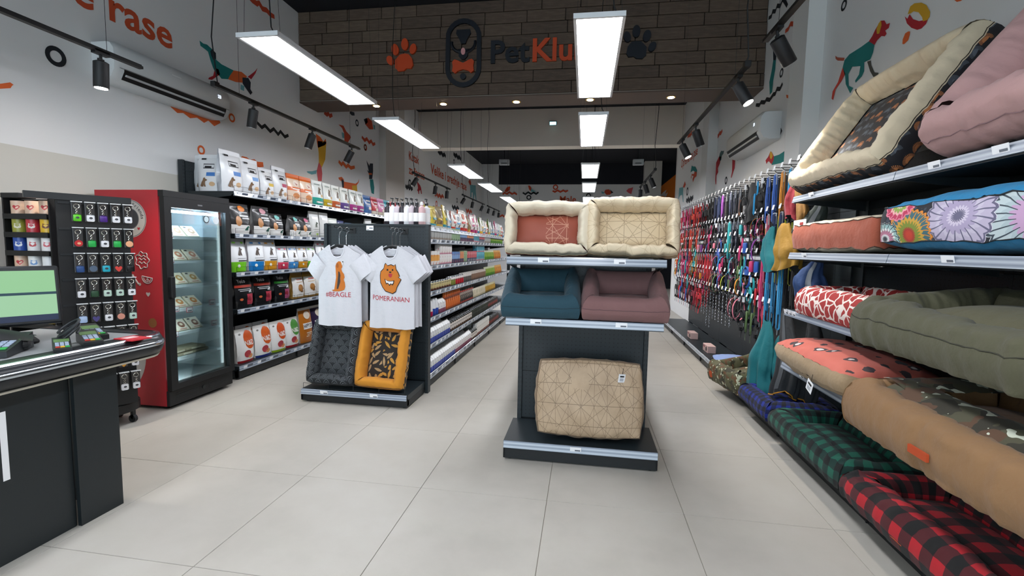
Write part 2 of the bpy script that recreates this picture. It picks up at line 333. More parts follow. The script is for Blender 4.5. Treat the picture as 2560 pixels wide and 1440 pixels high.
('B','fish','#cf5a5f','p','1.45,3.63 1.53,3.72 1.63,3.74 1.70,3.77 1.67,3.65 1.64,3.51 1.53,3.56',0),
('B','zigzag','#c84a2a','z','-3.35,2.63 -3.25,2.69 -3.16,2.62 -3.07,2.67',0.1),
('B','orange_banner','#d9731f','p','2.53,3.65 3.29,4.30 3.34,3.14 2.71,3.14 2.54,3.44',0),
('B','banner_silhouette','#cfc4bd','p','2.63,3.41 2.79,3.58 2.90,3.67 2.86,3.51 2.95,3.58 2.90,3.41 2.76,3.45',0),
]
# ================================================================ the room
XL, XR, YB, YF, ZC = -4.1, 2.1, 18.2, -3.2, 4.66
def floor_mat():
    t = NT('pale_concrete_tile'); co = t.n('NewGeometry').outputs['Position']
    a = t.noise(co, 1.1, 5, .55); b = t.noise(co, 6, 4, .6)
    rnd = t.n('ObjectInfo').outputs['Random']
    c = t.ramp(t.math('ADD', t.math('MULTIPLY', a, .75), t.math('MULTIPLY', b, .25)), [(.3, '#a5a096'), (.5, '#b4afa5'), (.7, '#bebab1')])
    c = t.mix(t.math('MULTIPLY', rnd, .25), c, '#a8a298')
    t.p(Base_Color=c, Roughness=t.math('MULTIPLY_ADD', b, .2, .42), Specular_IOR_Level=.4); return t.m
FL = floor_mat()
floor = struct(MB().box(-4.3, 6.2, YF-.3, YB+.3, -.12, -.004).obj('floor', P('#8f887d', .8)))
TX, TY = .743, .831
gx = [-1.652+i*TX for i in range(-4, 6)]; gy = [1.713+i*TY for i in range(-6, 12)]
gy_line = 2.532
tile = MB().rbox(0, TX-.003, 0, TY-.003, -.02, 0, .0012, seg=1).mesh('floor_tile', FL)
for x in [-1.655+i*TX for i in range(-4, 6)]:
    for y in [gy_line+i*TY for i in range(-7, 15)]:
        if x > 2.2 or x < -4.7 or (x+TX > 4.9): continue
        link('floor_tile', tile, floor, (x+.0015, y+.0015, 0))
MB().box(2.83, 6.2, -3, YB, -.02, -.0002).box(-4.3, 2.83, 14.1, YB, -.02, -.0002).obj('floor_tile', FL, floor)

def wall_mat(name, lo, hi, z=None):
    t = NT(name); co = t.n('NewGeometry').outputs['Position']
    b = t.noise(co, 90, 3)
    c = hi
    if z is not None:
        c = t.mix(t.math('GREATER_THAN', t.sep(co)[2], z), lo, hi)
    t.p(Base_Color=c, Roughness=.75, Normal=t.bump(b, .06, .002)); return t.m
wl = struct(MB().box(XL-.2, XL, YF, YB, 0, ZC).obj('wall_left', wall_mat('left_wall_paint', '#cbc8be', '#e4e4e3', 2.09)))
MB().box(XL, XL+.14, 8.94, 9.9, 0, ZC).obj('pilaster', P('#c6beb5', .75), wl)
wr = struct(MB().box(XR, XR+.2, YF, 11.75, 0, ZC).obj('wall_right', wall_mat('right_wall_paint', '#e4e4e3', '#e4e4e3')))
MB().box(XR-.15, XR, 4.83, 5.16, 0, ZC).obj('pilaster', P('#d6d6d3', .75), wr)
MB().box(XR-.15, XR, 8.3, 8.7, 0, ZC).obj('pilaster', P('#d6d6d3', .75), wr)
struct(MB().box(XR, 6.2, 11.75, 11.9, 0, ZC).obj('wall_return', P('#d6d6d3', .8)))
struct(MB().box(6.0, 6.2, 11.9, YB, 0, ZC).obj('wall_far_right', P('#d6d6d3', .8)))
wb = struct(MB().box(XL, 6.0, YB, YB+.2, 0, 3.875).obj('wall_back', P('#d8d8d8', .75)))
MB().box(-3.42, 6.0, YB-.005, YB+.2, 3.875, ZC).obj('navy_upper_wall', P('#12151f', .8), wb)
MB().box(XL, -3.42, YB, YB+.2, 3.875, ZC).obj('upper_wall', P('#d8d8d8', .75), wb)
MB().box(2.05, 2.66, YB-.35, YB-.006, 0, 4.66).obj('column', P('#cfccc6', .75), wb)
MB().box(2.66, 3.6, YB-.012, YB-.006, 0, ZC).obj('navy_panel', P('#12151f', .8), wb)
struct(MB().box(XL, 6.2, YF, YB+.2, ZC, ZC+.15).obj('ceiling', P('#0e1119', .9)))
# shop front behind the viewer: low wall, header and a glazed opening with posts
wf = struct(MB().box(XL, XR, YF-.15, YF, 0, .3).box(XL, XR, YF-.15, YF, 4.2, ZC).box(XL, -3.8, YF-.15, YF, .3, 4.2).box(1.9, XR, YF-.15, YF, .3, 4.2).obj('wall_front', P('#d0d0ce', .8)))
w1 = struct(MB().box(-3.8, 1.9, YF-.09, YF-.08, .3, 4.2).obj('window_1', GLASS()))  # unseen glazing, opening raised towards the ceiling to let in more fill light
for x in (-3.8, -1.9, 0., 1.84): MB().box(x, x+.06, YF-.12, YF-.03, .3, 4.2).obj('window_frame', CHARD, w1)
# pale beam far back
bm2 = struct(MB().box(XL+.002, XR, 11.14, 11.5, 3.80, ZC-.002).obj('trim_2', P('#efe6da', .8)))
# brick clad bulkhead
def brick_mat():
    t = NT('brown_brick'); o = t.obj(); rn = t.n('ObjectInfo').outputs['Random']
    n1 = t.noise(t.n('VectorMath', {0: o, 1: (1, 6, 6)}, operation='MULTIPLY').outputs[0], 7, 5, .6); n2 = t.noise(o, 60, 3)
    c = t.ramp(t.math('ADD', t.math('MULTIPLY', n1, .8), t.math('MULTIPLY', rn, .3)), [(.2, '#433830'), (.55, '#5e4e42'), (.85, '#70604f')])
    t.p(Base_Color=c, Roughness=.8, Normal=t.bump(t.math('ADD', n1, t.math('MULTIPLY', n2, .4)), .5, .006)); return t.m
bk = struct(MB().box(XL, XR, 6.335, 6.78, 3.45, ZC).obj('trim_1', P('#2a2420', .9)))
MB().box(XL, XR, 6.318, 6.782, 3.425, 3.452).obj('soffit_board', P('#5b4a3f', .6), bk)
MB().box(XL, XR, 6.316, 6.318, 3.446, 3.452).obj('soffit_edge', P('#9a938a', .4), bk)
BR = brick_mat(); bh = (ZC-3.455)/8
bmesh_cache = {}
rb = random.Random(3)
for r in range(8):
    x = XL - rb.random()*.45
    while x < XR:
        l = rb.choice((.5, .56, .6)); x0 = max(x, XL+.002); x1 = min(x+l, XR-.002)
        if x1-x0 > .03:
            k = round(x1-x0, 2)
            if k not in bmesh_cache: bmesh_cache[k] = MB().rbox(0, k-.008, -.022, 0, .004, bh-.004, .003, seg=1).mesh('brick', BR)
            link('brick', bmesh_cache[k], bk, (x0+.004, 6.336-rb.random()*.006, 3.455+r*bh))
        x += l
# sign on the bricks: paw prints, dog badge and name in raised letters
ys = 6.305
def fs(a, b, c): return (a, ys-c, b)
sign = thing('shop_sign', 'raised shop sign with dog badge, name and paw prints on the brick beam', 'sign', (0, 0, 0))
NAVY, ORS = P('#10151f', .5), P('#c9481c', .5)
def ell(cx, cy, rx, ry, n=20, rot=0): return [(cx+rx*math.cos(t)*math.cos(rot)-ry*math.sin(t)*math.sin(rot), cy+rx*math.cos(t)*math.sin(rot)+ry*math.sin(t)*math.cos(rot)) for t in (2*math.pi*i/n for i in range(n))]
def paw(cx, cz, s, m, fl=1):
    mb = MB()
    mb.prism([(cx+fl*a*s, cz+b*s) for a, b in ((-.5, -.55), (-.3, -.75), (.05, -.72), (.2, -.6), (.5, -.62), (.62, -.4), (.55, -.05), (.35, .2), (.1, .25), (-.2, .2), (-.5, -.1))], fs, .03)
    for a, b, rx, ry, ro in ((-.82, -.1, .2, .28, .5), (-.5, .5, .22, .33, .2), (.1, .78, .22, .34, 0), (.6, .5, .2, .3, -.3)): mb.prism(ell(cx+fl*a*s, cz+b*s, rx*s, ry*s, 16, fl*ro), fs, .03)
    mb.obj('paw_print', m, sign)
paw(-2.53, 3.965, .23, ORS); paw(.57, 3.99, .22, NAVY, -1)
mb = MB(); cx, cz = -1.69, 3.995
def cap(rx, rz, n=12): return [(cx+rx*math.cos(t), cz+(rz-rx)*(1 if t < math.pi else -1)+rx*math.sin(t)) for t in [math.pi*i/n for i in range(n+1)]+[math.pi+math.pi*i/n for i in range(n+1)]]
o_, i_ = cap(.245, .44), cap(.185, .38); n = len(o_)
mb.add([fs(*p, 0) for p in o_+i_]+[fs(*p, .03) for p in o_+i_], [(i, (i+1) % n, n+(i+1) % n, n+i)[::-1] for i in range(n)]+[(2*n+i, 2*n+(i+1) % n, 3*n+(i+1) % n, 3*n+i) for i in range(n)]+[(i, (i+1) % n, 2*n+(i+1) % n, 2*n+i) for i in range(n)]+[(n+i, 3*n+i, 3*n+(i+1) % n, n+(i+1) % n) for i in range(n)])
mb.obj('badge_ring', NAVY, sign)
mb = MB(); mb.prism([(cx+a, cz+b) for a, b in ((-.09, .3), (.09, .3), (.1, .25), (.05, .17), (.03, .12), (-.03, .12), (-.05, .17), (-.1, .25))], fs, .03)
mb.tube([(cx+.16*math.cos(t)*(-1), ys-.015, cz+.13-.12*math.sin(t)) for t in [i*math.pi/2/8 for i in range(-1, 9)]], .02, 6)
mb.tube([(cx+.16*math.cos(t), ys-.015, cz+.13-.12*math.sin(t)) for t in [i*math.pi/2/8 for i in range(-1, 9)]], .02, 6)
mb.prism([(cx+a, cz+b) for a, b in ((-.07, .05), (.07, .05), (.06, -.04), (.02, -.08), (-.02, -.08), (-.06, -.04))], fs, .028)
mb.obj('dog_muzzle', NAVY, sign); MB().prism(ell(cx, cz-.30, .04, .04), fs, .03).obj('collar_tag', NAVY, sign)
MB().prism(ell(cx, cz+.02, .03, .045), fs, .034).obj('tongue', P('#d89a9a', .5), sign)
MB().prism([(cx+a, cz+b-.17) for a, b in ((-.15, .06), (-.12, .09), (-.08, .08), (0, .04), (.08, .08), (.12, .09), (.15, .06), (.14, .0), (.15, -.06), (.11, -.09), (.07, -.06), (0, -.04), (-.07, -.06), (-.11, -.09), (-.15, -.06), (-.14, 0))], fs, .034).obj('bone', ORS, sign)
text_obj('Pet', .40, NAVY, lambda a, b, c: (a-1.07, ys-.015-c, b+3.975), sign, .022, .012)
text_obj('Klub', .40, ORS, lambda a, b, c: (a-.405, ys-.015-c, b+3.975), sign, .022, .012)
# painted figures on the walls
def wfr(w):
    if w == 'L': return lambda a, b, c: (XL+.003+c, a, b)
    if w == 'R': return lambda a, b, c: (XR-.003-c, a, b)
    return lambda a, b, c: (a, YB-.014-c, b)
WO = {'L': wl, 'R': wr, 'B': wb}
_lay = {}
for w, nm, col, k, pts, wdt in MURALS:
    wdt *= 1.3 if (k == 'z' and w != 'B') else (.6 if w == 'B' else 1.); pts = [tuple(map(float, q.split(','))) for q in pts.split()]; fr = wfr(w); m = P(col, .8); mb = MB()
    e = .0006*(('ear' in nm) or ('stripe' in nm) or ('rim' in nm) or ('hip' in nm) or ('silh' in nm)) + (.0 if nm == 'orange_banner' else .0002)
    if k == 'p': mb.add([fr(a, b, e) for a, b in pts], [tuple(range(len(pts)))])
    elif k == 'r':
        (a, b), n = pts[0], 24
        A = [(a+wdt*math.cos(6.2832*i/n), b+wdt*math.sin(6.2832*i/n)) for i in range(n)]; B = [(a+wdt*.55*math.cos(6.2832*i/n), b+wdt*.55*math.sin(6.2832*i/n)) for i in range(n)]
        mb.add([fr(*p, 0) for p in A+B], [(i, (i+1) % n, n+(i+1) % n, n+i) for i in range(n)])
    else:
        n = len(pts); Lq = []; Rq = []
        for i, p in enumerate(pts):
            q0, q1 = V(pts[max(i-1, 0)]), V(pts[min(i+1, n-1)]); d = (q1-q0); d = V((-d.y, d.x)).normalized()*wdt/2*(1 if i in (0, n-1) else 1.25)
            # mitre bisector
            Lq.append((p[0]+d.x, p[1]+d.y)); Rq.append((p[0]-d.x, p[1]-d.y))
        mb.add([fr(*p, 0) for p in Lq+Rq], [(i, i+1, n+i+1, n+i) for i in range(n-1)])
    mb.obj(nm, m, WO[w])
TXR = P('#c8502c', .8)
def lfr(y, z): return lambda a, b, c: (XL+.003, y+a, z+b)
for s, y, z, sz, sx in (('e rase', 3.76, 3.42, .36, 1.06), ('Kutak', 10.83, 3.5, .27, 1.0), ('za \u0161tence', 11.05, 3.18, .27, 1.05), ('Velike i srednje rase', 13.95, 3.46, .36, 1.28)):
    text_obj(s, sz, TXR, lfr(y, z), wl, .022, 0, sx)
text_obj('Oprema za pse', .26, TXR, lambda a, b, c: (XR-.003, 10.5-a, 3.38+b), wr, .01)
text_obj('Male', .34, TXR, lambda a, b, c: (-.72+a, YB-.016, 3.3+b), wb, .012)
# ================================================================ ceiling lights
PAN = EM('#f4f7ff', PANEL_W, 'panel_diffuser')
WHM = P('#dfe0e2', .4)
fm = MB(); w, l = .155, .755
fm.box(-w, w, -l, l, .012, .03); fm.box(-w, -w+.018, -l, l, 0, .014); fm.box(w-.018, w, -l, l, 0, .014); fm.box(-w, w, -l, -l+.018, 0, .014); fm.box(-w, w, l-.018, l, 0, .014)
frame_me = fm.mesh('frame', WHM); dif_me = MB().box(-w+.018, w-.018, -l+.018, l-.018, .004, .0125).mesh('diffuser', PAN)
drv_me = MB().rbox(-.06, .06, -.12, .12, .03, .06, .006).mesh('driver_box', WHM)
hk_me = MB().cyl((0, 0, .028), (0, 0, .045), .006, 8).mesh('hanger', CHROME)
def panel(x, y, label):
    t = thing('panel_light', label, 'ceiling light', (x, y, 2.8), group='suspended light panels')
    link('frame', frame_me, t); link('diffuser', dif_me, t); link('driver_box', drv_me, t)
    for sx in (-1, 1):
        for sy in (-1, 1):
            link('hanger', hk_me, t, (sx*.135, sy*.70, 0))
            MB().tube([(sx*.135, sy*.70, .045), (sx*.10, sy*.70, .8), (sx*.09, sy*.70, ZC-2.8)], .0012, 4).obj('suspension_wire', P('#3a3d40', .4, 1), t)
    MB().tube([(.10, -.72, .04), (.085, -.72, .07), (.06, -.70, .3), (.045, -.66, .8), (.07, -.64, 1.4), (.05, -.66, ZC-2.8)], .004, 6).obj('power_cord', BLACK, t)
for i, y in enumerate((-1.2, .84, 3.705, 5.755, 8.62, 10.85, 13.5, 15.8)):
    for j, x in enumerate((-2.22, .04)):
        side = ('left', 'right')[j]
        if i < 2: lab = '%s suspended white light panel %s the viewer' % (side, ('far behind', 'directly above')[i])
        else: lab = 'suspended white light panel, %s of the %s row of ceiling panels' % (('nearest', 'second nearest', 'third nearest', 'fourth nearest', 'fifth nearest', 'farthest')[i-2], side)
        panel(x, y, lab)
# downlights set in the soffit
DL = EM('#ffe9b8', 60, 'downlight_glow')
for i, x in enumerate((-3.04, -2.04, -1.0, 0.0, 1.046)):
    t = thing('downlight', 'small warm round downlight under the brick beam, %s from the left' % ordw(i), 'downlight', (x, 6.54, 3.425), group='downlights under the brick beam')
    MB().lathe([(.062, -.006), (.062, 0), (.04, .0), (.04, -.006)], 20).obj('trim_ring', P('#c9a24a', .35, .6), t)
    MB().lathe([(.042, -.009), (.042, -.004)], 20).obj('lens', DL, t)
    la = bpy.data.lights.new('downlight_lamp', 'SPOT'); la.energy = DOWN_W; la.color = (1, .85, .62); la.spot_size = R(100); la.shadow_soft_size = .04
    link('lamp', la, t, (0, 0, -.02))
# track lights
def spot(tr, y, aim, lit=False, x=0.):
    """spot head hanging under a track; aim = (rot about x, rot about y)"""
    hd = link('spot_head', SPH, tr, (x, y, -.085), (aim[0], aim[1], 0)); link('spot_bracket', SPB, tr, (x, y, 0))
    link('spot_lens', SPL if lit else SPD, hd)
    if lit:
        la = bpy.data.lights.new('track_lamp', 'SPOT'); la.energy = SPOT_W; la.color = (1, .93, .85); la.spot_size = R(75); la.shadow_soft_size = .03; la.spot_blend = .6
        link('lamp', la, hd, (0, 0, -.20))
SPH = MB().lathe([(.041, -.17), (.044, -.165), (.044, 0), (.03, .008)], 20).mesh('spot_head', BLACK, True)
SPB = MB().box(-.018, .018, -.05, .05, -.035, -.004).cyl((0, 0, -.03), (0, 0, -.075), .009, 8).box(-.006, .006, -.02, .02, -.1, -.06).mesh('spot_bracket', BLACK)
SPL = MB().lathe([(.036, -.173), (.036, -.169)], 16).mesh('spot_lens', EM('#fff1dc', 150, 'spot_glow')); SPD = MB().lathe([(.036, -.172), (.036, -.169)], 16).mesh('spot_lens', P('#b9bcc0', .15, .6))
def track(name, label, x, y0, y1, z, spots, hang=True):
    t = thing('track_light', label, 'track light', (x, (y0+y1)/2, z)); h = (y1-y0)/2
    MB().box(-.018, .018, -h, h, -.02, 0).box(-.006, .006, -h, h, 0, .012).obj('track', BLACK, t)
    MB().rbox(-.022, .022, -h-.06, -h, -.024, .02, .004).obj('end_feed', BLACK, t)
    if hang:
        for yy in (-h*.8, h*.8): MB().tube([(0, yy, .01), (0, yy, ZC-z)], .0015, 4).obj('suspension_wire', CHARD, t)
        MB().tube([(0, -h, .01), (.01, -h-.02, .06), (-.02, -h-.03, .4), (.02, -h, 1.), (0, -h, ZC-z)], .005, 6).obj('power_cord', BLACK, t)
    for s in spots: spot(t, s[0]-(y0+y1)/2, s[1], s[2])
track('a', 'black spotlight track over the counter with one lit spot by the air conditioner', -3.33, .6, 3.15, 2.72, [(2.85, (0, R(3)), True), (1.6, (0, R(3)), False)])
track('b', 'black spotlight track along the left wall with three unlit heads', -3.25, 3.8, 6.42, 2.80, [(4.25, (0, R(10)), False), (5.25, (R(-8), R(16)), False), (6.2, (R(-10), R(24)), False)])
track('c', 'black spotlight track high at the right with a tilted unlit head', 1.13, 1.3, 3.42, 2.82, [(3.22, (R(12), R(-36)), False), (1.8, (0, R(-25)), False)])
track('d', 'black spotlight track by the right wall with two lit heads', 1.135, 3.82, 6.36, 2.80, [(3.98, (R(-15), R(-25)), True), (5.4, (R(5), R(-22)), False), (6.1, (R(-10), R(-25)), True)])
track('e', 'black spotlight track beside the orange wall lettering far left', -3.25, 8.6, 11.0, 2.80, [(8.75, (R(-20), R(25)), False), (9.9, (0, R(8)), False), (10.75, (0, R(4)), False)])
track('f', 'farther black spotlight track above the small shelf bags far left', -3.25, 12.2, 14.9, 2.80, [(12.35, (R(-20), R(25)), False), (13.3, (0, R(10)), False), (14.6, (R(-15), R(20)), False)])
track('g', 'farthest black spotlight track near the back left corner', -3.25, 15.4, 17.6, 2.80, [(15.6, (R(-10), R(12)), False), (16.5, (R(-5), R(12)), False), (17.4, (0, R(5)), False)])
track('h', 'short black spotlight track far back beside the white column', 1.135, 8.4, 10.6, 2.80, [(8.9, (R(-10), R(-22)), False), (9.7, (R(0), R(-18)), False), (10.5, (0, 0), False)])
# small units on the dark ceiling and pale beam
t = thing('emergency_light', 'small glowing blue-green emergency lamp on the pale beam', 'emergency light', (-.83, 11.137, 4.32))
MB().rbox(-.09, .09, -.05, 0, -.05, .05, .01).obj('housing', P('#8a9aa0', .4), t); MB().box(-.07, .07, -.053, -.05, -.045, .02).obj('lens', EM('#9be8f0', 6, 'emergency_glow'), t)
for i, (x, y) in enumerate(((-1.05, 15.0), (2.2, 15.2))):
    t = thing('ceiling_downlight', 'round cool white downlight in the dark rear ceiling, %s one' % ('left', 'right')[i], 'downlight', (x, y, ZC))
    MB().lathe([(.11, -.012), (.11, 0)], 20).obj('trim_ring', WHM, t); MB().lathe([(.09, -.016), (.09, -.011)], 20).obj('lens', EM('#cfeef5', 8, 'cool_downlight_glow'), t)
for i, (x, y) in enumerate(((-2.75, 15.6), (1.6, 15.8))):
    t = thing('sensor_box', 'small white box hanging under the dark rear ceiling, %s one' % ('left', 'right')[i], 'sensor', (x, y, 4.25))
    MB().rbox(-.17, .17, -.08, .08, -.09, .09, .015).obj('housing', P('#c9cdd0', .5), t); MB().cyl((0, 0, .09), (0, 0, ZC-4.25), .012, 8).obj('stem', CHARD, t)
    MB().box(-.1, .1, -.085, -.079, -.05, -.03).obj('vent_slot', CHARD, t)
# air conditioners
def aircon(label, loc, rz, L=1.27):
    t = thing('air_conditioner', label, 'air conditioner', loc, (0, 0, rz))
    prof = [(0, -.16), (.12, -.165), (.19, -.14), (.225, -.08), (.232, .02), (.225, .10), (.19, .148), (.15, .155), (0, .155)]
    mb = MB(); n = len(prof); e = .03
    rows = [(-L/2, .93), (-L/2+e, 1), (L/2-e, 1), (L/2, .93)]
    vs = [(x, -(a*s), b*s) for x, s in rows for a, b in prof]
    mb.add(vs, [(r*n+i, r*n+i+1, (r+1)*n+i+1, (r+1)*n+i) for r in range(3) for i in range(n-1)]+[tuple(range(n)), tuple(reversed(range(3*n, 4*n)))]); mb.obj('body', P('#dadcdc', .35), t, True, ang=50)
    va, vb, vc = (-.2305, -.055), (-.228, -.08), (-.195, -.142); x0, x1 = -L/2+.07, L/2-.07
    MB().add([(x, *q) for q in (va, vb, vc) for x in (x0, x1)], [(0, 2, 3, 1), (2, 4, 5, 3)]).obj('vent_opening', BLACK, t)
    MB().box(-L/2+.09, L/2-.09, -.226, -.205, -.112, -.098).obj('louver', P('#d7d9d9', .4), t)
    text_obj('23', .045, EM('#cfe2ff', 3, 'digits_glow'), lambda a, b, c: (L/2-.16+a, -.2335, .04+b), t, .01, name='display')
    MB().box(-.1, 0, -.2335, -.2325, .06, .066).obj('logo_strip', P('#f6f6f6', .3), t)
    MB().box(-L/2+.03, L/2-.03, -.2345, -.231, -.062, -.058).obj('panel_gap', P('#8e9090', .5), t)
aircon('long white split air conditioner on the left wall above the counter, showing 23', (XL, 4.07, 2.91), R(90), 1.27)
aircon('white split air conditioner on the right wall above the leashes', (XR, 6.32, 2.84), R(-90), 1.25)
# ================================================================ shelving
tag_me = MB().box(-.026, .026, -.0016, 0, -.02, .02).mesh('price_tag', PAPER)
tagt = P('#6a6f78', .6)
tag2 = MB(); tag2.box(-.036, .036, -.0016, 0, -.022, .022); tag2.box(-.005, .03, -.0022, -.0016, -.006, .004, 1); tag2.box(-.03, -.01, -.0022, -.0016, -.019, -.014, 1)
tag_big = tag2.mesh('price_tag', [PAPER, tagt])
gre_me = MB().box(-.04, .04, -.0012, 0, -.017, .017).mesh('rail_insert', P('#4b5463', .3, 0, .3))
def shelf(T, x0, x1, y0, y1, z, tags=(), rail=True, th=.03, mat=CHAR, inserts=False, rh=.043, big=False, guard=False, tiltrail=0.):
    mb = MB(); mb.box(x0, x1, y0, y1, z-th, z); mb.box(x0, x1, y0, y0+.004, z-.05, z)
    s = mb.obj('shelf', mat, T)
    # tapered side brackets
    for x in (x0+.002, x1-.006): MB().add([(x, y0+.02, z-th), (x+.004, y0+.02, z-th), (x+.004, y1, z-th), (x, y1, z-th), (x, y1, z-.1), (x+.004, y1, z-.1), (x+.004, y0+.03, z-.045), (x, y0+.03, z-.045)], [(0, 1, 6, 7), (1, 2, 5, 6), (2, 3, 4, 5), (3, 0, 7, 4), (4, 7, 6, 5)]).obj('bracket', mat, s)
    if rail:
        r = MB().add([(x0+.002, y0-.004, z-.001), (x1-.002, y0-.004, z-.001), (x1-.002, y0-.014, z-rh), (x0+.002, y0-.014, z-rh), (x0+.002, y0-.001, z-rh), (x1-.002, y0-.001, z-rh), (x1-.002, y0-.0005, z+.002), (x0+.002, y0-.0005, z+.002)],
              [(0, 3, 2, 1), (3, 4, 5, 2), (4, 7, 6, 5), (7, 0, 1, 6), (0, 7, 4, 3), (1, 2, 5, 6)]).obj('price_rail', RAIL, T)
        for x in tags: link('price_tag', tag_big if big else tag_me, r, (x, y0-.0115, z-rh*.5), (R(13), 0, 0))
        if inserts:
            x = x0+.07
            while x < x1-.05:
                if all(abs(x-q) > .068 for q in tags): link('rail_insert', gre_me, r, (x, y0-.0105, z-rh*.52), (R(13), 0, 0)); x += .09
                else: x += .02
    if guard:
        mb = MB()
        for zz in (.012, .055): mb.tube([(x0+.02, y0+.006, z+zz), (x1-.02, y0+.006, z+zz)], .0018, 4)
        x = x0+.02
        while x <= x1: mb.tube([(x, y0+.006, z), (x, y0+.006, z+.055)], .0016, 4); x += .24
        mb.obj('wire_guard', BLACK, T)
    return s
def upright(T, x, y, z1, w=.03, d=.06):
    u = MB().box(x-w/2, x+w/2, y-d/2, y+d/2, 0, z1).obj('upright', CHAR, T)
    mb = MB()
    z = .12
    while z < z1-.03: mb.box(x-w/2+.004, x-w/2+.009, y-d/2-.0008, y-d/2, z, z+.018); mb.box(x+w/2-.009, x+w/2-.004, y-d/2-.0008, y-d/2, z, z+.018); z += .036
    mb.obj('slot_row', BLACK, u); return u
def base(T, x0, x1, y0, y1, h=.135, tags=(), big=False, inserts=False, guard=False):
    MB().box(x0, x1, y0+.012, y1, .012, h-.052).obj('plinth', CHARD, T)
    for x in (x0, x1-.004): MB().box(x, x+.004, y0-.002, y0+.05, .02, h-.05).obj('plinth_cap', BLACK, T)
    for x in (x0+.04, x1-.04): MB().cyl((x, y0+.05, 0), (x, y0+.05, .014), .018, 10).obj('foot', BLACK, T)
    shelf(T, x0, x1, y0, y1, h, tags, big=big, inserts=inserts, guard=guard)
def panels(T, x0, x1, y, z0, z1, hs=.4, mat=PEG, step=1.0):
    """perforated back panels, one per bay and height"""
    x = x0
    while x < x1-.01:
        z = z0; xe = min(x+step, x1)
        while z < z1-.01:
            ze = min(z+hs, z1)
            MB().box(x+.001, xe-.001, y, y+.012, z+.0015, ze-.0015).obj('back_panel', mat, T); z = ze
        x = xe
# ---- centre end display with four dog beds
T = thing('shelf_display', 'dark grey two-shelf end display holding four pet beds and a gold cushion', 'shelving', (0, 2.985, 0))
base(T, -.5, .5, 0, .43, .135, (-.02,), big=True)
shelf(T, -.5, .5, 0, .43, .965, (-.30, .24), big=True)
shelf(T, -.5, .5, 0, .43, 1.362, (-.26, .215), big=True)
for x in (-.455, .455): upright(T, x, .46, 1.42)
panels(T, -.44, .44, .45, .14, 1.40, .36)
MB().box(-.44, .44, .463, .475, .02, 1.4).obj('rear_sheet', CHARD, T)
# ---- centre run behind it
T = thing('gondola', 'dark centre shelving run hidden behind the bed display', 'shelving', (0, 3.5, 0))
MB().box(-.03, .03, .0, 5.0, .0, 1.40).obj('back_panel', CHARD, T)
for z in (.135, .55, .95):
    MB().box(-.42, -.03, .02, 5.0, z-.03, z).obj('shelf', CHAR, T); MB().box(.03, .42, .02, 5.0, z-.03, z).obj('shelf', CHAR, T)
    MB().box(.42, .43, .02, 5.0, z-.045, z).obj('price_rail', RAIL, T); MB().box(-.43, -.42, .02, 5.0, z-.045, z).obj('price_rail', RAIL, T)
MB().box(-.40, .40, .05, 5.0, .01, .1).obj('plinth', CHARD, T)
# ---- left island: front panel for shirts, long shelves along its right side
T = thing('shirt_display', 'dark grey perforated end panel with a deep base, shirts and two beds', 'shelving', (-1.99, 3.775, 0))
base(T, -.5, .5, 0, .46, .12, (-.27, .20), big=True, guard=True)
upright(T, .515, .5, 1.62, .03, .07); upright(T, -.515, .5, 1.62, .03, .07)
panels(T, -.5, .5, .49, .12, 1.615, .37)
MB().box(-.5, .5, .503, .51, .02, 1.6).obj('rear_sheet', CHARD, T)
MB().box(-.53, .53, .485, .54, 1.612, 1.625).obj('top_cap', CHAR, T)
link('price_tag', tag_big, T, (-.065, .487, 1.585))
def hookarm(T, x, z, yb, L, up=.012):
    MB().box(x-.03, x+.03, yb-.006, yb, z-.035, z+.02).tube([(x, yb, z), (x, yb-L, z+up), (x, yb-L-.01, z+up+.02)], .005, 6).tube([(x-.03, yb, z-.03), (x, yb-L*.6, z-.01)], .003, 5).obj('hook_arm', BLACK, T)
hookarm(T, -.24, 1.565, .49, .34); hookarm(T, .29, 1.565, .49, .36)
T = thing('gondola', 'long dark shelving run full of tins and boxes right of the shirts', 'shelving', (-1.5, 4.36, 0), (0, 0, R(90)))
IL = [.14, .44, .71, .97, 1.23, 1.49]; IEND = 4.9
rt = random.Random(5)
for k, z in enumerate(IL):
    x = 0
    for b in range(5):
        tg = []; q = x+.05
        while q < x+.95: tg.append(q); q += rt.choice((.1, .14, .19, .22))
        if k == 0: base(T, x+.001, x+.999, 0, .42, z, tg, inserts=True)
        else: shelf(T, x+.001, x+.999, 0, .42, z, tg, inserts=True)
        x += 1.0
shelf(T, 0, 5.0, .02, .98, 1.615, [q*.17+.1 for q in range(28)], th=.02)
panels(T, 0, 5, .46, .14, 1.595, .37, CHARD)
for x in (-.015, 5.015): upright(T, x, .03, 1.62, .03, .06)
# left face of the island towards the left aisle
MB().box(0, 5, .50, .51, .02, 1.59).obj('rear_sheet', CHARD, T)
for z in (.14, .55, .95, 1.3): MB().box(0, 5, .51, .97, z-.03, z).obj('shelf', CHAR, T); MB().box(0, 5, .97, .98, z-.045, z).obj('price_rail', RAIL, T)
# ---- left wall run
T = thing('gondola', 'tall dark wall shelving with bags of dog food behind the fridge', 'shelving', (-3.5, 4.25, 0), (0, 0, R(90)))
LL = [.14, .733, 1.115, 1.51, 1.935]
for k, z in enumerate(LL):
    dep = .52 if k == 0 else (.47 if k < 4 else .42)
    for b in range(5):
        x = b*1.0; tg = [x+.06+q*.21+rt.random()*.04 for q in range(5)]
        if k == 0: base(T, x+.001, x+.999, 0, dep, z, tg, inserts=True)
        else: shelf(T, x+.001, x+.999, 0.0, .52, z, tg, inserts=True, guard=True)
panels(T, 0, 5, .535, .14, 2.24, .4, PEG)
for x in (-.02, 1, 2, 3, 4, 5.02): upright(T, x, .56, 2.245, .03, .05)
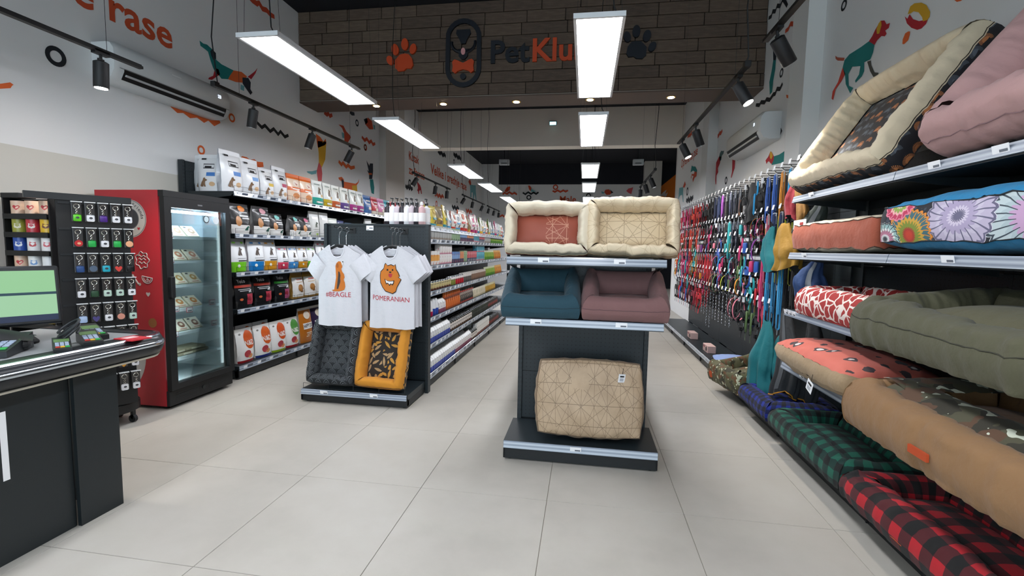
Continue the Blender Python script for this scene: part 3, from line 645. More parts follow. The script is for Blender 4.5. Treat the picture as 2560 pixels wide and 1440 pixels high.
# ---- farther left run
T = thing('gondola', 'far dark wall shelving with small bags by the back left corner', 'shelving', (-3.55, 9.95, 0), (0, 0, R(90)))
for k, z in enumerate((.14, .5, .85, 1.2, 1.55)):
    (base if k == 0 else shelf)(T, 0, 7, 0, .5, z)
panels(T, 0, 7, .52, .14, 1.95, .9, CHARD, 3.5)
# ---- right wall run with beds: two bays of shelves
T = thing('gondola', 'dark wall shelving on the right loaded with pet beds and cushions', 'shelving', (1.5, 3.745, 0), (0, 0, R(-90)))
for z, tg in ((.604, (.35, 1.35)), (1.003, (.04, .10, .16, 1.5)), (1.423, (.26, 1.55)), (1.83, (.30, 1.42, 1.75))):
    shelf(T, 0.003, 1.149, 0, .48, z, [q for q in tg if q < 1.1], big=True)
    shelf(T, 1.151, 2.4, 0, .48, z, [q for q in tg if q > 1.1], big=True)
base(T, .003, 1.149, 0, .48, .135, (.9,)); base(T, 1.151, 2.4, 0, .48, .135, (1.4,))
panels(T, 0.02, 2.4, .49, .14, 2.05, .4, PEG, 1.2)
for x in (1.15, 2.42): upright(T, x, .545, 2.07, .03, .06)
T = thing('gondola', 'long low base deck under the leashes on the right', 'shelving', (1.5, 9.2, 0), (0, 0, R(-90)))
x = 0
for w in (1.0, 1.0, 1.0, 1.0, 1.45): base(T, x+.001, x+w-.001, 0, .42, .135, (x+w*.3, x+w*.8) if w != 1.45 else (x+.5,)); x += w
# ---- hook wall backing
T = thing('pegboard', 'dark perforated hook wall behind the hanging leashes and harnesses', 'pegboard', (1.93, 9.0, 0), (0, 0, R(-90)))
PEGB = T
panels(T, 0.02, 5.24, 0, .14, 2.17, .4, PEG, 1.0)
for x in (.0, 1, 2, 3): upright(T, x+.02, .06, 2.18, .03, .09)
# ================================================================ pet beds and cushions
def plaid(name, a, b, c, s):
    """a light square, b mixed, c dark square; s = check size in metres"""
    t = NT(name); uv = t.sep(t.uv())
    def f(x): return t.math('LESS_THAN', t.math('FRACT', t.math('MULTIPLY', x, .5/s)), .5)
    fx, fy = f(uv[0]), f(uv[1]); k = t.math('MULTIPLY', t.math('ADD', fx, fy), .5)
    n = t.noise(t.uv(), 900, 2)
    t.p(Base_Color=t.ramp(k, [(0, a), (.25, b), (.75, c)], 'CONSTANT'), Roughness=.9, Sheen_Weight=.05, Normal=t.bump(n, .3, .002)); return t.m
def camo(name, cols, sc=9):
    t = NT(name); o = t.obj(); d = t.n('VectorMath', {0: o, 1: (0.7, .3, .1)}, operation='ADD').outputs[0]
    a, b, c = t.noise(o, sc, 2), t.noise(d, sc*1.3, 2), t.noise(d, sc*2.1, 1)
    col = t.mix(t.math('GREATER_THAN', a, .52), cols[0], cols[1]); col = t.mix(t.math('GREATER_THAN', b, .56), col, cols[2]); col = t.mix(t.math('GREATER_THAN', c, .64), col, cols[3])
    t.p(Base_Color=col, Roughness=.8, Sheen_Weight=.05); return t.m
def giraffe(name, patch, line, sc=13):
    t = NT(name); u = t.uv(); n = t.n('TexNoise', {'Vector': u, 'Scale': 9.}).outputs[1]
    w = t.n('VectorMath', {0: u, 1: t.n('VectorMath', {0: n, 1: (.05, .05, 0)}, operation='MULTIPLY').outputs[0]}, operation='ADD').outputs[0]
    v = t.n('TexVoronoi', {'Vector': w, 'Scale': float(sc)}, feature='DISTANCE_TO_EDGE').outputs[0]
    t.p(Base_Color=t.mix(t.math('GREATER_THAN', v, .075), line, patch), Roughness=.85, Sheen_Weight=.05); return t.m
def leopard(name, base_, ring_, core, sc=9):
    t = NT(name); u = t.uv(); n = t.n('TexNoise', {'Vector': u, 'Scale': 22.}).outputs[1]
    w = t.n('VectorMath', {0: u, 1: t.n('VectorMath', {0: n, 1: (.045, .045, 0)}, operation='MULTIPLY').outputs[0]}, operation='ADD').outputs[0]
    v = t.n('TexVoronoi', {'Vector': w, 'Scale': float(sc), 'Randomness': .8}).outputs[0]
    c = t.mix(t.math('LESS_THAN', v, .36), base_, ring_); c = t.mix(t.math('LESS_THAN', v, .19), c, core)
    t.p(Base_Color=c, Roughness=.85, Sheen_Weight=.05); return t.m
def scales(name, bg, line, s=.07):
    """overlapping wave arcs"""
    t = NT(name); u = t.sep(t.uv())
    def arcs(ox, oy):
        x = t.math('SUBTRACT', t.math('FRACT', t.math('ADD', t.math('MULTIPLY', u[0], 1/s), ox)), .5); y = t.math('FRACT', t.math('ADD', t.math('MULTIPLY', u[1], 2/s/1.2), oy))
        r = t.math('SQRT', t.math('ADD', t.math('MULTIPLY', x, x), t.math('MULTIPLY', t.math('MULTIPLY', y, y), .25)))
        return t.math('MULTIPLY', t.math('LESS_THAN', t.math('FRACT', t.math('MULTIPLY', r, 9.)), .2), t.math('LESS_THAN', r, .5))
    par = t.math('GREATER_THAN', t.math('FRACT', t.math('MULTIPLY', u[1], 1/s/1.2)), .5)
    m = t.n('Mix', {0: par, 2: arcs(0, 0), 3: arcs(.5, 0)}).outputs[0]
    t.p(Base_Color=t.mix(m, bg, line), Roughness=.8, Sheen_Weight=.05); return t.m
def leaves(name, bg, c1, c2, s=.085):
    t = NT(name); u = t.uv(); v = t.n('TexVoronoi', {'Vector': u, 'Scale': 1/s*1.5, 'Randomness': .75})
    cs = t.sep(v.outputs['Color']); pos = v.outputs['Position']
    d = t.sep(t.n('VectorMath', {0: u, 1: t.n('VectorMath', {0: pos}, operation='ADD').outputs[0]}, operation='SUBTRACT').outputs[0])
    an = t.math('MULTIPLY', cs[0], 3.1); ca, sa = t.math('COSINE', an), t.math('SINE', an)
    a = t.math('ADD', t.math('MULTIPLY', d[0], ca), t.math('MULTIPLY', d[1], sa)); b = t.math('SUBTRACT', t.math('MULTIPLY', d[1], ca), t.math('MULTIPLY', d[0], sa))
    e = t.math('ADD', t.math('POWER', t.math('ABSOLUTE', t.math('MULTIPLY', a, 1/(s*.45))), 1.3), t.math('POWER', t.math('ABSOLUTE', t.math('MULTIPLY', b, 1/(s*.13))), 1.3))
    c = t.mix(t.math('LESS_THAN', e, 1.), bg, t.mix(t.math('GREATER_THAN', cs[1], .45), c2, c1))
    t.p(Base_Color=c, Roughness=.8, Sheen_Weight=.05); return t.m
def swirls(name, bg, c1, c2, s=.11):
    """combed crescent shells"""
    t = NT(name); v = t.n('TexVoronoi', {'Vector': t.uv(), 'Scale': 1/s, 'Randomness': .35}); pos = v.outputs['Position']
    d = t.sep(t.n('VectorMath', {0: t.uv(), 1: pos}, operation='SUBTRACT').outputs[0])
    r = v.outputs['Distance']; an = t.math('ARCTAN2', d[1], d[0]); cs = t.sep(v.outputs['Color'])
    comb = t.math('LESS_THAN', t.math('FRACT', t.math('MULTIPLY', an, 4.5)), .55)
    band = t.math('MULTIPLY', t.math('GREATER_THAN', r, .26), t.math('LESS_THAN', r, .46)); solid = t.math('MULTIPLY', t.math('LESS_THAN', r, .30), t.math('GREATER_THAN', an, .1))
    k = t.math('MULTIPLY', t.math('GREATER_THAN', an, -.6), t.math('MAXIMUM', t.math('MULTIPLY', band, comb), solid))
    t.p(Base_Color=t.mix(k, bg, t.mix(t.math('GREATER_THAN', cs[0], .5), c1, c2)), Roughness=.75, Sheen_Weight=.05); return t.m
def lines_geo(name, base_, line, s=.14, col2=None, fade=None, w=.05, asp=1.):
    """thin crossing lines forming stars; fade=(centre,width) limits them to a band along u"""
    t = NT(name); u = t.sep(t.uv()); ks = []
    for a, f in ((0, 1.), (90, 1.), (35, 1.), (-35, 1.), (62, 1.), (-62, 1.)):
        q = t.math('ADD', t.math('MULTIPLY', u[0], math.cos(R(a))), t.math('MULTIPLY', u[1], asp*math.sin(R(a))))
        ks.append(t.math('LESS_THAN', t.math('ABSOLUTE', t.math('SUBTRACT', t.math('FRACT', t.math('MULTIPLY', q, 1/s*(1 if a in (0, 90) else 1.22))), .5)), w/2))
    k = ks[0]
    for q in ks[1:]: k = t.math('MAXIMUM', k, q)
    n = t.noise(t.uv(), 5, 4, .6)
    if fade:
        k = t.math('MULTIPLY', k, t.math('LESS_THAN', t.math('ABSOLUTE', t.math('SUBTRACT', u[0], fade[0])), fade[1]))
    else: k = t.math('MULTIPLY', k, t.math('GREATER_THAN', t.noise(t.uv(), 4, 1), .36))
    c = t.mix(n, base_, col2 or base_)
    t.p(Base_Color=t.mix(t.math('MULTIPLY', k, .75), c, line), Roughness=.6, Sheen_Weight=.05); return t.m
def mandala(name):
    """round ornaments of concentric petals on a dark ground, centred by UV in metres"""
    t = NT(name); u = t.uv(); us = t.sep(u); col = t.mix(t.math('GREATER_THAN', t.noise(u, 30, 2), .58), '#171c26', '#38404c')
    for cx, cy, r, cols, npet in ((c0-.30, c1+.084, c2, c3, c4) for c0, c1, c2, c3, c4 in ((.98, .0, .20, ('#dfe6e6', '#3a4650', '#c3d2d4', '#b4c5c9', '#c9a3c6', '#2b2f3a', '#cfaccb'), 30), (.70, .02, .15, ('#dcd8e2', '#6a6680', '#c3b9cf', '#cfc7d8', '#b3a6c4', '#6a6680', '#d5cbdc'), 20), (.47, -.05, .13, ('#cf6f22', '#e0902b', '#3f6c74', '#c9a43a', '#7d8c2e', '#c53a20', '#a8281c'), 26), (.33, -.07, .09, ('#e3e6e2', '#263038', '#9cc0bd', '#e3e6e2', '#b8748c', '#2a3038', '#d7dcdc'), 18), (.40, .10, .09, ('#d2497a', '#e58a9c', '#c8345c', '#f0b7b0', '#93b04c', '#d2497a', '#f1d7c5'), 14), (.21, .09, .07, ('#cdd3e0', '#6b7590', '#e8eaf0', '#8a93ab', '#c9cfdd', '#5b6580', '#e8eaf0'), 18), (.07, .06, .06, ('#d94f86', '#e6b23a', '#c23568', '#e58a3a', '#c23568', '#e6d23a', '#c23568'), 9), (.08, -.09, .06, ('#58b06a', '#8fd0a0', '#2f7d78', '#9ad6d0', '#58b06a', '#d8e8d8', '#2f7d78'), 8), (1.34, .02, .17, ('#cf6f22', '#e0902b', '#3f6c74', '#c9a43a', '#7d8c2e', '#c53a20', '#a8281c'), 18))):
        x, y = t.math('SUBTRACT', us[0], cx), t.math('SUBTRACT', us[1], cy)
        rr = t.math('MULTIPLY', t.math('SQRT', t.math('ADD', t.math('MULTIPLY', x, x), t.math('MULTIPLY', y, y))), 1/r)
        an = t.math('ARCTAN2', y, x); wob = t.math('MULTIPLY', t.math('ABSOLUTE', t.math('SINE', t.math('MULTIPLY', an, npet/2))), .09)
        q = t.math('SUBTRACT', rr, wob)
        ringc = t.ramp(q, [(0, cols[5]), (.10, cols[6]), (.2, cols[4]), (.42, cols[3]), (.55, cols[2]), (.78, cols[1]), (.84, cols[0])], 'CONSTANT')
        petal = t.math('MULTIPLY', t.math('GREATER_THAN', t.math('SINE', t.math('MULTIPLY_ADD', an, float(npet), t.math('MULTIPLY', rr, 6.))), .86), t.math('GREATER_THAN', rr, .4))
        ringc = t.mix(petal, ringc, cols[1])
        col = t.mix(t.math('LESS_THAN', q, .86), col, ringc)
    t.p(Base_Color=col, Roughness=.8, Sheen_Weight=.05); return t.m

def bed(name, label, L, W, H, bw, mats, loc, rot, seed=0, front=1., puff=.03, wr=.006, cush=.45, piping=None, extra=None, nose=.0, pinch=.12, group=None, sag=0.):
    """bolster bed lying flat in its own frame: x length, y depth (front at -y), z up.
    mats = outer wall, bolster top, inner cushion"""
    T = thing(name, label, 'pet bed', loc, (0, 0, 0), group); T.rotation_mode = 'XYZ'; T.rotation_euler = rot
    prof = []   # (s inward 0..1 of bw, z 0..1 of H)
    for a, b in ((.10, 0), (.03, .08), (0, .22), (-.02, .40), (.0, .55), (.05, .72), (.15, .87), (.30, .97), (.48, 1.), (.66, .96), (.82, .84), (.93, .66), (.98, .5), (.97, .36), (.93, .25)): prof.append((a, b))
    npf = len(prof)-1; arc = [0]
    for i in range(npf): arc.append(arc[-1]+math.hypot((prof[i+1][0]-prof[i][0])*bw, (prof[i+1][1]-prof[i][1])*H))
    def hf(x, y): return H*(front+(1-front)*min(1, max(0, (y+W/2)/W)))
    def pf(v):
        q = v*npf; i = min(int(q), npf-1); f = q-i
        return prof[i][0]*(1-f)+prof[i+1][0]*f, prof[i][1]*(1-f)+prof[i+1][1]*f, arc[i]*(1-f)+arc[i+1]*f
    off = [0, L, L+W, 2*L+W]
    for k in range(4):
        half = (L, W, L, W)[k]/2; oth = (W, L, W, L)[k]/2
        def fn(u, v, k=k, half=half, oth=oth):
            s, z, a = pf(v); q = 2*u-1
            e = abs(q)**6
            s2 = s*bw; loc_ = q*(half-s2)
            bulge = (1-e)
            x, y = loc_, -(oth-s2)
            # rotate side k about z
            for _ in range(k): x, y = -y, x
            h = hf(x, y); zz = z*h*(1-pinch*e*max(0, z-.3))
            if sag and k in (0, 2): zz *= 1-sag*(1-q*q)*z
            n1 = 1.5*N3(loc_*18, s2*5, k*3.1, seed)+.9*N3(loc_*44, s2*9, k*5.7, seed); n2 = N3(loc_*3, s2*3, k*9.1, seed)
            zz += (n1*wr*(.28+e)+n2*wr*.8)*min(1, z*2)
            d = (n1*wr*.8+n2*wr*.8)*(1 if .05 < s < .97 else .4)-.012*bulge*(1 if s < .3 else 0)*min(1, z*3)
            if k == 0: y += d
            elif k == 1: x -= d
            elif k == 2: y -= d
            else: x += d
            return (x, y, max(zz, .0))
        mb = MB(); mb.grid(fn, 64 if half > .3 else 40, 28, mi=lambda u, v: 0 if v < .30 else 1, uvf=lambda u, v, k=k, half=half: (u*2*half+off[k], pf(v)[2]))
        mb.obj('bolster', [mats[0], mats[1]], T, True, ang=0)
        if piping:
            MB().tube([V(fn(i/40, .30))+V((0, 0, .001)) for i in range(41)], .0026, 5).obj('piping', piping, T, True)
    a, b = L/2-bw*.92, W/2-bw*.92; hc = H*cush
    def cf(u, v):
        p, q = 2*u-1, 2*v-1; z = hc*(.62+.0*p)+puff*(1-abs(p)**3.5)*(1-abs(q)**3.5)
        return (p*a, q*b, z+.006*N3(p*a*7, q*b*7, 3, seed)*(1-max(abs(p), abs(q))**4)+.003*N3(p*a*20, q*b*20, 5, seed))
    MB().grid(cf, 40, 28, uvf=lambda u, v: (u*2*a, v*2*b)).obj('inner_cushion', mats[2], T, True, ang=0)
    MB().box(-L/2+bw*.12, L/2-bw*.12, -W/2+bw*.12, W/2-bw*.12, .0, hc*.3).obj('base_panel', mats[0], T)
    return T
def cushion(name, label, L, W, H, mats, loc, rot, seed=0, k=.3, puff=.5, wr=.006, piping=None, flop=0., group=None, cat='cushion', uvo=(0, 0), gus=.45, tw=0.):
    """boxed cushion: mats = top, gusset, bottom"""
    T = thing(name, label, cat, loc, (0, 0, 0), group); T.rotation_euler = rot
    def rim(p, q, e=1.): return (L/2*p*math.sqrt(1-k*q*q/2)*e, W/2*q*math.sqrt(1-k*p*p/2)*e)
    g = H*gus/2
    def wave(x, y): return flop*(x/(L/2))**2+tw*x*y
    def face(sg):
        def f(u, v):
            p, q = 2*u-1, 2*v-1; x, y = rim(p, q)
            z = H/2+sg*(g+(H/2-g)*(max(0, 1-abs(p)**puff_e)*max(0, 1-abs(q)**puff_e))**.5)
            ed = max(abs(p), abs(q))**5
            z += wr*(N3(x*9, y*9, sg, seed)+ed*1.2*N3(x*30, y*30, sg*4, seed))
            return (x, y, z+wave(x, y))
        return f
    puff_e = 2.6
    uvf = lambda u, v: (u*L+uvo[0], v*W+uvo[1])
    MB().grid(face(1), 48, 34, uvf=uvf).obj('top_cover', mats[0], T, True, ang=0)
    MB().grid(face(-1), 30, 20, uvf=uvf).obj('bottom_cover', mats[2], T, True, ang=0)
    per = [(2*i/24-1, -1) for i in range(24)]+[(1, 2*i/18-1) for i in range(18)]+[(1-2*i/24, 1) for i in range(24)]+[(-1, 1-2*i/18) for i in range(18)]
    ft, fb = face(1), face(-1); n = len(per); plen = 2*(L+W)
    def gf(u, v):
        p, q = per[int(round(u*n)) % n]; a_, b_ = V(ft((p+1)/2, (q+1)/2)), V(fb((p+1)/2, (q+1)/2)); c = b_.lerp(a_, v)
        nx = V((c.x/L, c.y/W, 0)); nx = nx.normalized() if nx.length else nx
        return c+nx*(.014*math.sin(math.pi*v)+wr*N3(u*40, v*2, 7, seed))
    MB().grid(gf, n, 6, cu=True, uvf=lambda u, v: (u*plen, v*2*g)).obj('gusset', mats[1], T, True, ang=0)
    if piping:
        for f in (ft, fb): MB().tube([f((p+1)/2, (q+1)/2) for p, q in per], .0032, 5, closed=True).obj('piping', piping, T, True)
    return T
def hang_tag(T, loc, rot=(0, 0, 0), s=.05, band=True):
    mb = MB().box(-s/2, s/2, -.001, .001, -s, 0).box(-s*.3, s*.3, -.0016, -.001, -s*.38, -s*.2, 1).box(-s*.3, s*.25, -.0016, -.001, -s*.85, -s*.5, 2)
    t = mb.obj('hang_tag', [PAPER, BLACK, P('#b9bdc4', .7)], T, loc=loc, rot=rot)
    MB().tube([(0, 0, 0), (.003, 0, s*.3), (0, 0, s*.7)], .0012, 4).obj('tag_string', BLACK, t); return t

VS = dict(sheen=.6)
CREAM = FAB('#e2d5be', '#d2c2a6'); SALM = FAB('#a8573f', '#91452f'); TEALF = FAB('#1f4350', '#183743'); MAUVE = FAB('#7d5a58', '#6c4b4b'); PINKF = FAB('#b58f8c', '#a88280')
# centre display, top pair standing upright
UP = R(76)
bed('pet_bed', 'upright pet bed with cream bolsters and a salmon red centre', .535, .335, .17, .068, (SALM, CREAM, lines_geo('salmon_velvet_print', '#a0503c', '#d9a488', .095, '#8d4330', (.27, .075), .035)), (-.255, 3.20, 1.366+.165), (UP, 0, R(2)), 1, wr=.009, cush=.34, piping=P('#c9b795', .8))
CRL = lines_geo('cream_line_print', '#dcc6a4', '#957b5e', .11, '#cdb48e', None, .035)
bed('pet_bed', 'upright cream pet bed with a fine gold line pattern', .56, .36, .18, .07, (FAB('#b79d7c', '#a98e6d'), lines_geo('cream_bolster', '#e0cfb2', '#bda583', .16, '#d5c09e', None, .02), CRL), (.30, 3.20, 1.366+.176), (R(74), R(0), R(-3)), 2, wr=.010, cush=.34, piping=P('#8a7152', .8))
# second shelf
bed('pet_bed', 'dark teal velvet pet bed with a low front', .50, .46, .205, .10, (TEALF, TEALF, TEALF), (-.285, 3.19, 1.033), (R(16), 0, R(3)), 3, front=.66, puff=.02, wr=.004, cush=.35, pinch=-.1, piping=P('#16323c', .8))
bed('pet_bed', 'dusty mauve pet bed beside the teal one', .53, .46, .205, .105, (MAUVE, MAUVE, FAB('#75534f', '#684846')), (.265, 3.19, 1.033), (R(16), 0, R(-2)), 4, front=.66, puff=.02, wr=.005, cush=.35, pinch=-.1, piping=P('#65484a', .8))
# gold cushion on the base deck
c = cushion('cushion', 'gold velvet cushion with an etched line pattern leaning on the base deck', .70, .50, .17, (lines_geo('gold_velvet', '#c6ad8f', '#57432f', .085, '#8a7258', None, .024, .62), FAB('#8d765c', '#7a644c'), FAB('#8d765c')), (.05, 3.26, .143), (0, 0, 0), 5, .25, piping=P('#6f5a44', .7), wr=.010, gus=.5)
c.rotation_euler = (R(76), 0, R(1)); c.location = (.055, 3.215, .398)
hang_tag(c, (.21, .17, .185), (R(-78), R(35), 0), .055)
# on the shirt stand
WAVE = scales('charcoal_wave_print', '#171a1e', '#7d8287', .09)
bed('pet_bed', 'upright charcoal pet bed with grey wave arcs', .46, .58, .15, .085, (WAVE, WAVE, WAVE), (-2.245, 4.015, .125+.29), (R(73), 0, R(-3)), 6, wr=.007, cush=.4)
LEAF = leaves('charcoal_leaf_print', '#231d1a', '#c08c3a', '#a98a62', .10); YEL = FAB('#cf8a26', '#bd7a1d')
bed('pet_bed', 'upright yellow pet bed with a dark leaf print centre', .46, .58, .15, .085, (LEAF, YEL, LEAF), (-1.765, 4.0, .125+.29), (R(73), 0, R(-5)), 7, wr=.007, cush=.4, piping=P('#b87518', .8))
# right shelves; rot z -90 puts the front towards the aisle
RZ = R(-90)
SW = swirls('brown_shell_print', '#1b1a1f', '#bd7847', '#5a626c', .08)
bed('pet_bed', 'large pet bed with cream bolsters and brown shell print leaning on the top shelf', 1.06, .80, .20, .10, (SW, FAB('#d8c9ac', '#c8b899'), SW), (1.81, 3.25, 1.835+.34), (R(57), 0, RZ), 8, wr=.012, cush=.35, piping=P('#2a2018', .8), pinch=.1)
bed('pet_bed', 'large plain dusty pink pet bed at the near end of the top shelf', 1.15, .84, .22, .16, (PINKF, PINKF, PINKF), (1.80, 1.77, 1.835+.335), (R(52), 0, RZ), 9, wr=.013, cush=.4, pinch=.0, piping=P('#86686a', .8))
c = cushion('pet_bed', 'rolled salmon pet bed with cream edges on the shelf below the shell print bed', 1.02, .40, .22, (CREAM, SALM, CREAM), (1.70, 3.23, 1.425), (0, 0, RZ), 10, .16, wr=.011, piping=P('#4a3020', .8), gus=.72, cat='pet bed')
MB().box(-.53, -.30, -.215, -.211, .17, .235).obj('paper_sleeve', PAPER, c, rot=(0, 0, R(-4))); MB().box(-.40, -.34, -.218, -.2165, .195, .215).obj('printed_bar', P('#a8302a', .6), c, rot=(0, 0, R(-4)))
c = cushion('cushion', 'cushion with colourful mandala side and bright blue faces', 1.2, .40, .28, (FAB('#1c86b8', '#1878a8'), mandala('mandala_print'), FAB('#1a7aa8', '#15658c')), (1.70, 2.09, 1.427), (0, 0, RZ), 11, .10, wr=.010, gus=.60, piping=P('#20262c', .8))
GIR = giraffe('red_giraffe_print', '#9c1f1c', '#e4d8cf', 15)
bed('pet_bed', 'red and white giraffe print pet bed on the third shelf', 1.12, .46, .21, .13, (GIR, GIR, GIR), (1.70, 2.98, 1.005), (0, 0, RZ), 12, wr=.010, cush=.5, front=.9, pinch=.05)
OLV = FAB('#55533d', '#45442f')
bed('pet_bed', 'big olive green pet bed hanging over the third shelf', 1.25, .66, .27, .15, (OLV, OLV, FAB('#5b583f', '#47452f')), (1.63, 1.87, 1.014), (R(3), 0, RZ), 13, wr=.016, cush=.9, front=.85, puff=.07, piping=P('#2d2c1e', .8), sag=.15)
c = cushion('cushion', 'coral leopard spot cushion with a beige side', .98, .52, .25, (leopard('coral_leopard_print', '#c9695a', '#3c3236', '#d8d2d0', 10), FAB('#a58d6e', '#98805f'), FAB('#a58d6e')), (1.62, 3.12, .606), (0, 0, RZ), 14, .35, wr=.010, gus=.4)
hang_tag(c, (.17, -.275, .06), (0, R(20), 0), .07)
CAMO = camo('woodland_camo', ('#4d4a35', '#2f2b1d', '#5a3f2a', '#c9cdb9'), 8)
TANF = FAB('#8d6a45', '#7d5c3a')
T = bed('pet_bed', 'tan pet bed with camouflage lining on the fourth shelf', 1.30, .70, .26, .16, (TANF, TANF, FAB('#76563a', '#664a30')), (1.63, 1.82, .616), (R(3), 0, RZ), 15, wr=.014, cush=.85, puff=.06, front=.85, pinch=-.05)
MB().box(-.13, -.03, -.379, -.369, .075, .105).obj('orange_label', P('#b5461c', .7), T)
LN = []
for sx, w_, y_ in ((1, .85, -.19), (-1, .85, .17)):
    pass
MB().grid(lambda u, v: ((2*u-1)*.50, -.262+.15*v, .205+.02*v+.008*N3(u*14, v*2, 0, 4)*v+.03*math.sin(v*2.6)), 40, 6).obj('camouflage_lining', CAMO, T, True, ang=0)
MB().grid(lambda u, v: (-.565+.16*v, -.22+u*.42, .245-.02*v+.008*N3(u*12, v*2, 0, 6)+.012*math.sin(v*3.1)), 24, 6).obj('camouflage_lining', CAMO, T, True, ang=0)
RPL = plaid('red_black_check', '#b01220', '#4a0d14', '#0b0909', .062); GPL = plaid('green_black_check', '#0d5a47', '#0a3029', '#070b0a', .052); BPL = plaid('blue_black_check', '#182a86', '#101a4a', '#080a14', .036)
T = bed('pet_bed', 'red and black checked pet bed at the near end of the base deck', 1.15, .56, .17, .15, (RPL, RPL, RPL), (1.66, 2.06, .137), (0, 0, RZ), 16, wr=.010, cush=.8, puff=.05)
MB().box(-.16, -.06, -.293, -.289, .05, .08).obj('orange_label', P('#b5461c', .7), T)
bed('pet_bed', 'green and black checked pet bed between red and blue ones', .98, .54, .16, .14, (GPL, GPL, GPL), (1.66, 3.16, .137), (0, 0, RZ), 17, wr=.010, cush=.8, puff=.05)
T = bed('pet_bed', 'blue and black checked pet bed under the hanging coats', .62, .54, .15, .14, (BPL, BPL, BPL), (1.66, 4.02, .137), (0, 0, RZ), 18, wr=.009, cush=.8, puff=.05)
MB().box(-.1, -.03, -.282, -.278, .06, .11).obj('woven_label', P('#26346e', .7), T)
CAM2 = camo('olive_camo', ('#5f5c3f', '#3b3824', '#6a4a2e', '#c6c9ac'), 11)
T = bed('pet_bed', 'camouflage pet bed standing on the base deck beside the teal coats', .58, .5, .22, .12, (CAM2, CAM2, CAM2), (1.61, 4.78, .137), (R(8), 0, R(-78)), 19, wr=.010, cush=.7, puff=.05, front=.9, pinch=-.15)
MB().lathe([(.035, 0), (.035, .004)], 14).obj('orange_label', P('#c4501f', .7), T, loc=(-.2, -.26, .08), rot=(R(90), 0, 0))
cushion('cushion', 'pale blue folded cushion behind the camouflage bed', .50, .40, .14, (FAB('#8fa6d8', '#7f97cb'), P('#14161a', .8), P('#14161a', .8)), (1.66, 5.36, .137), (R(0), 0, RZ), 20, .5, wr=.008, gus=.3)
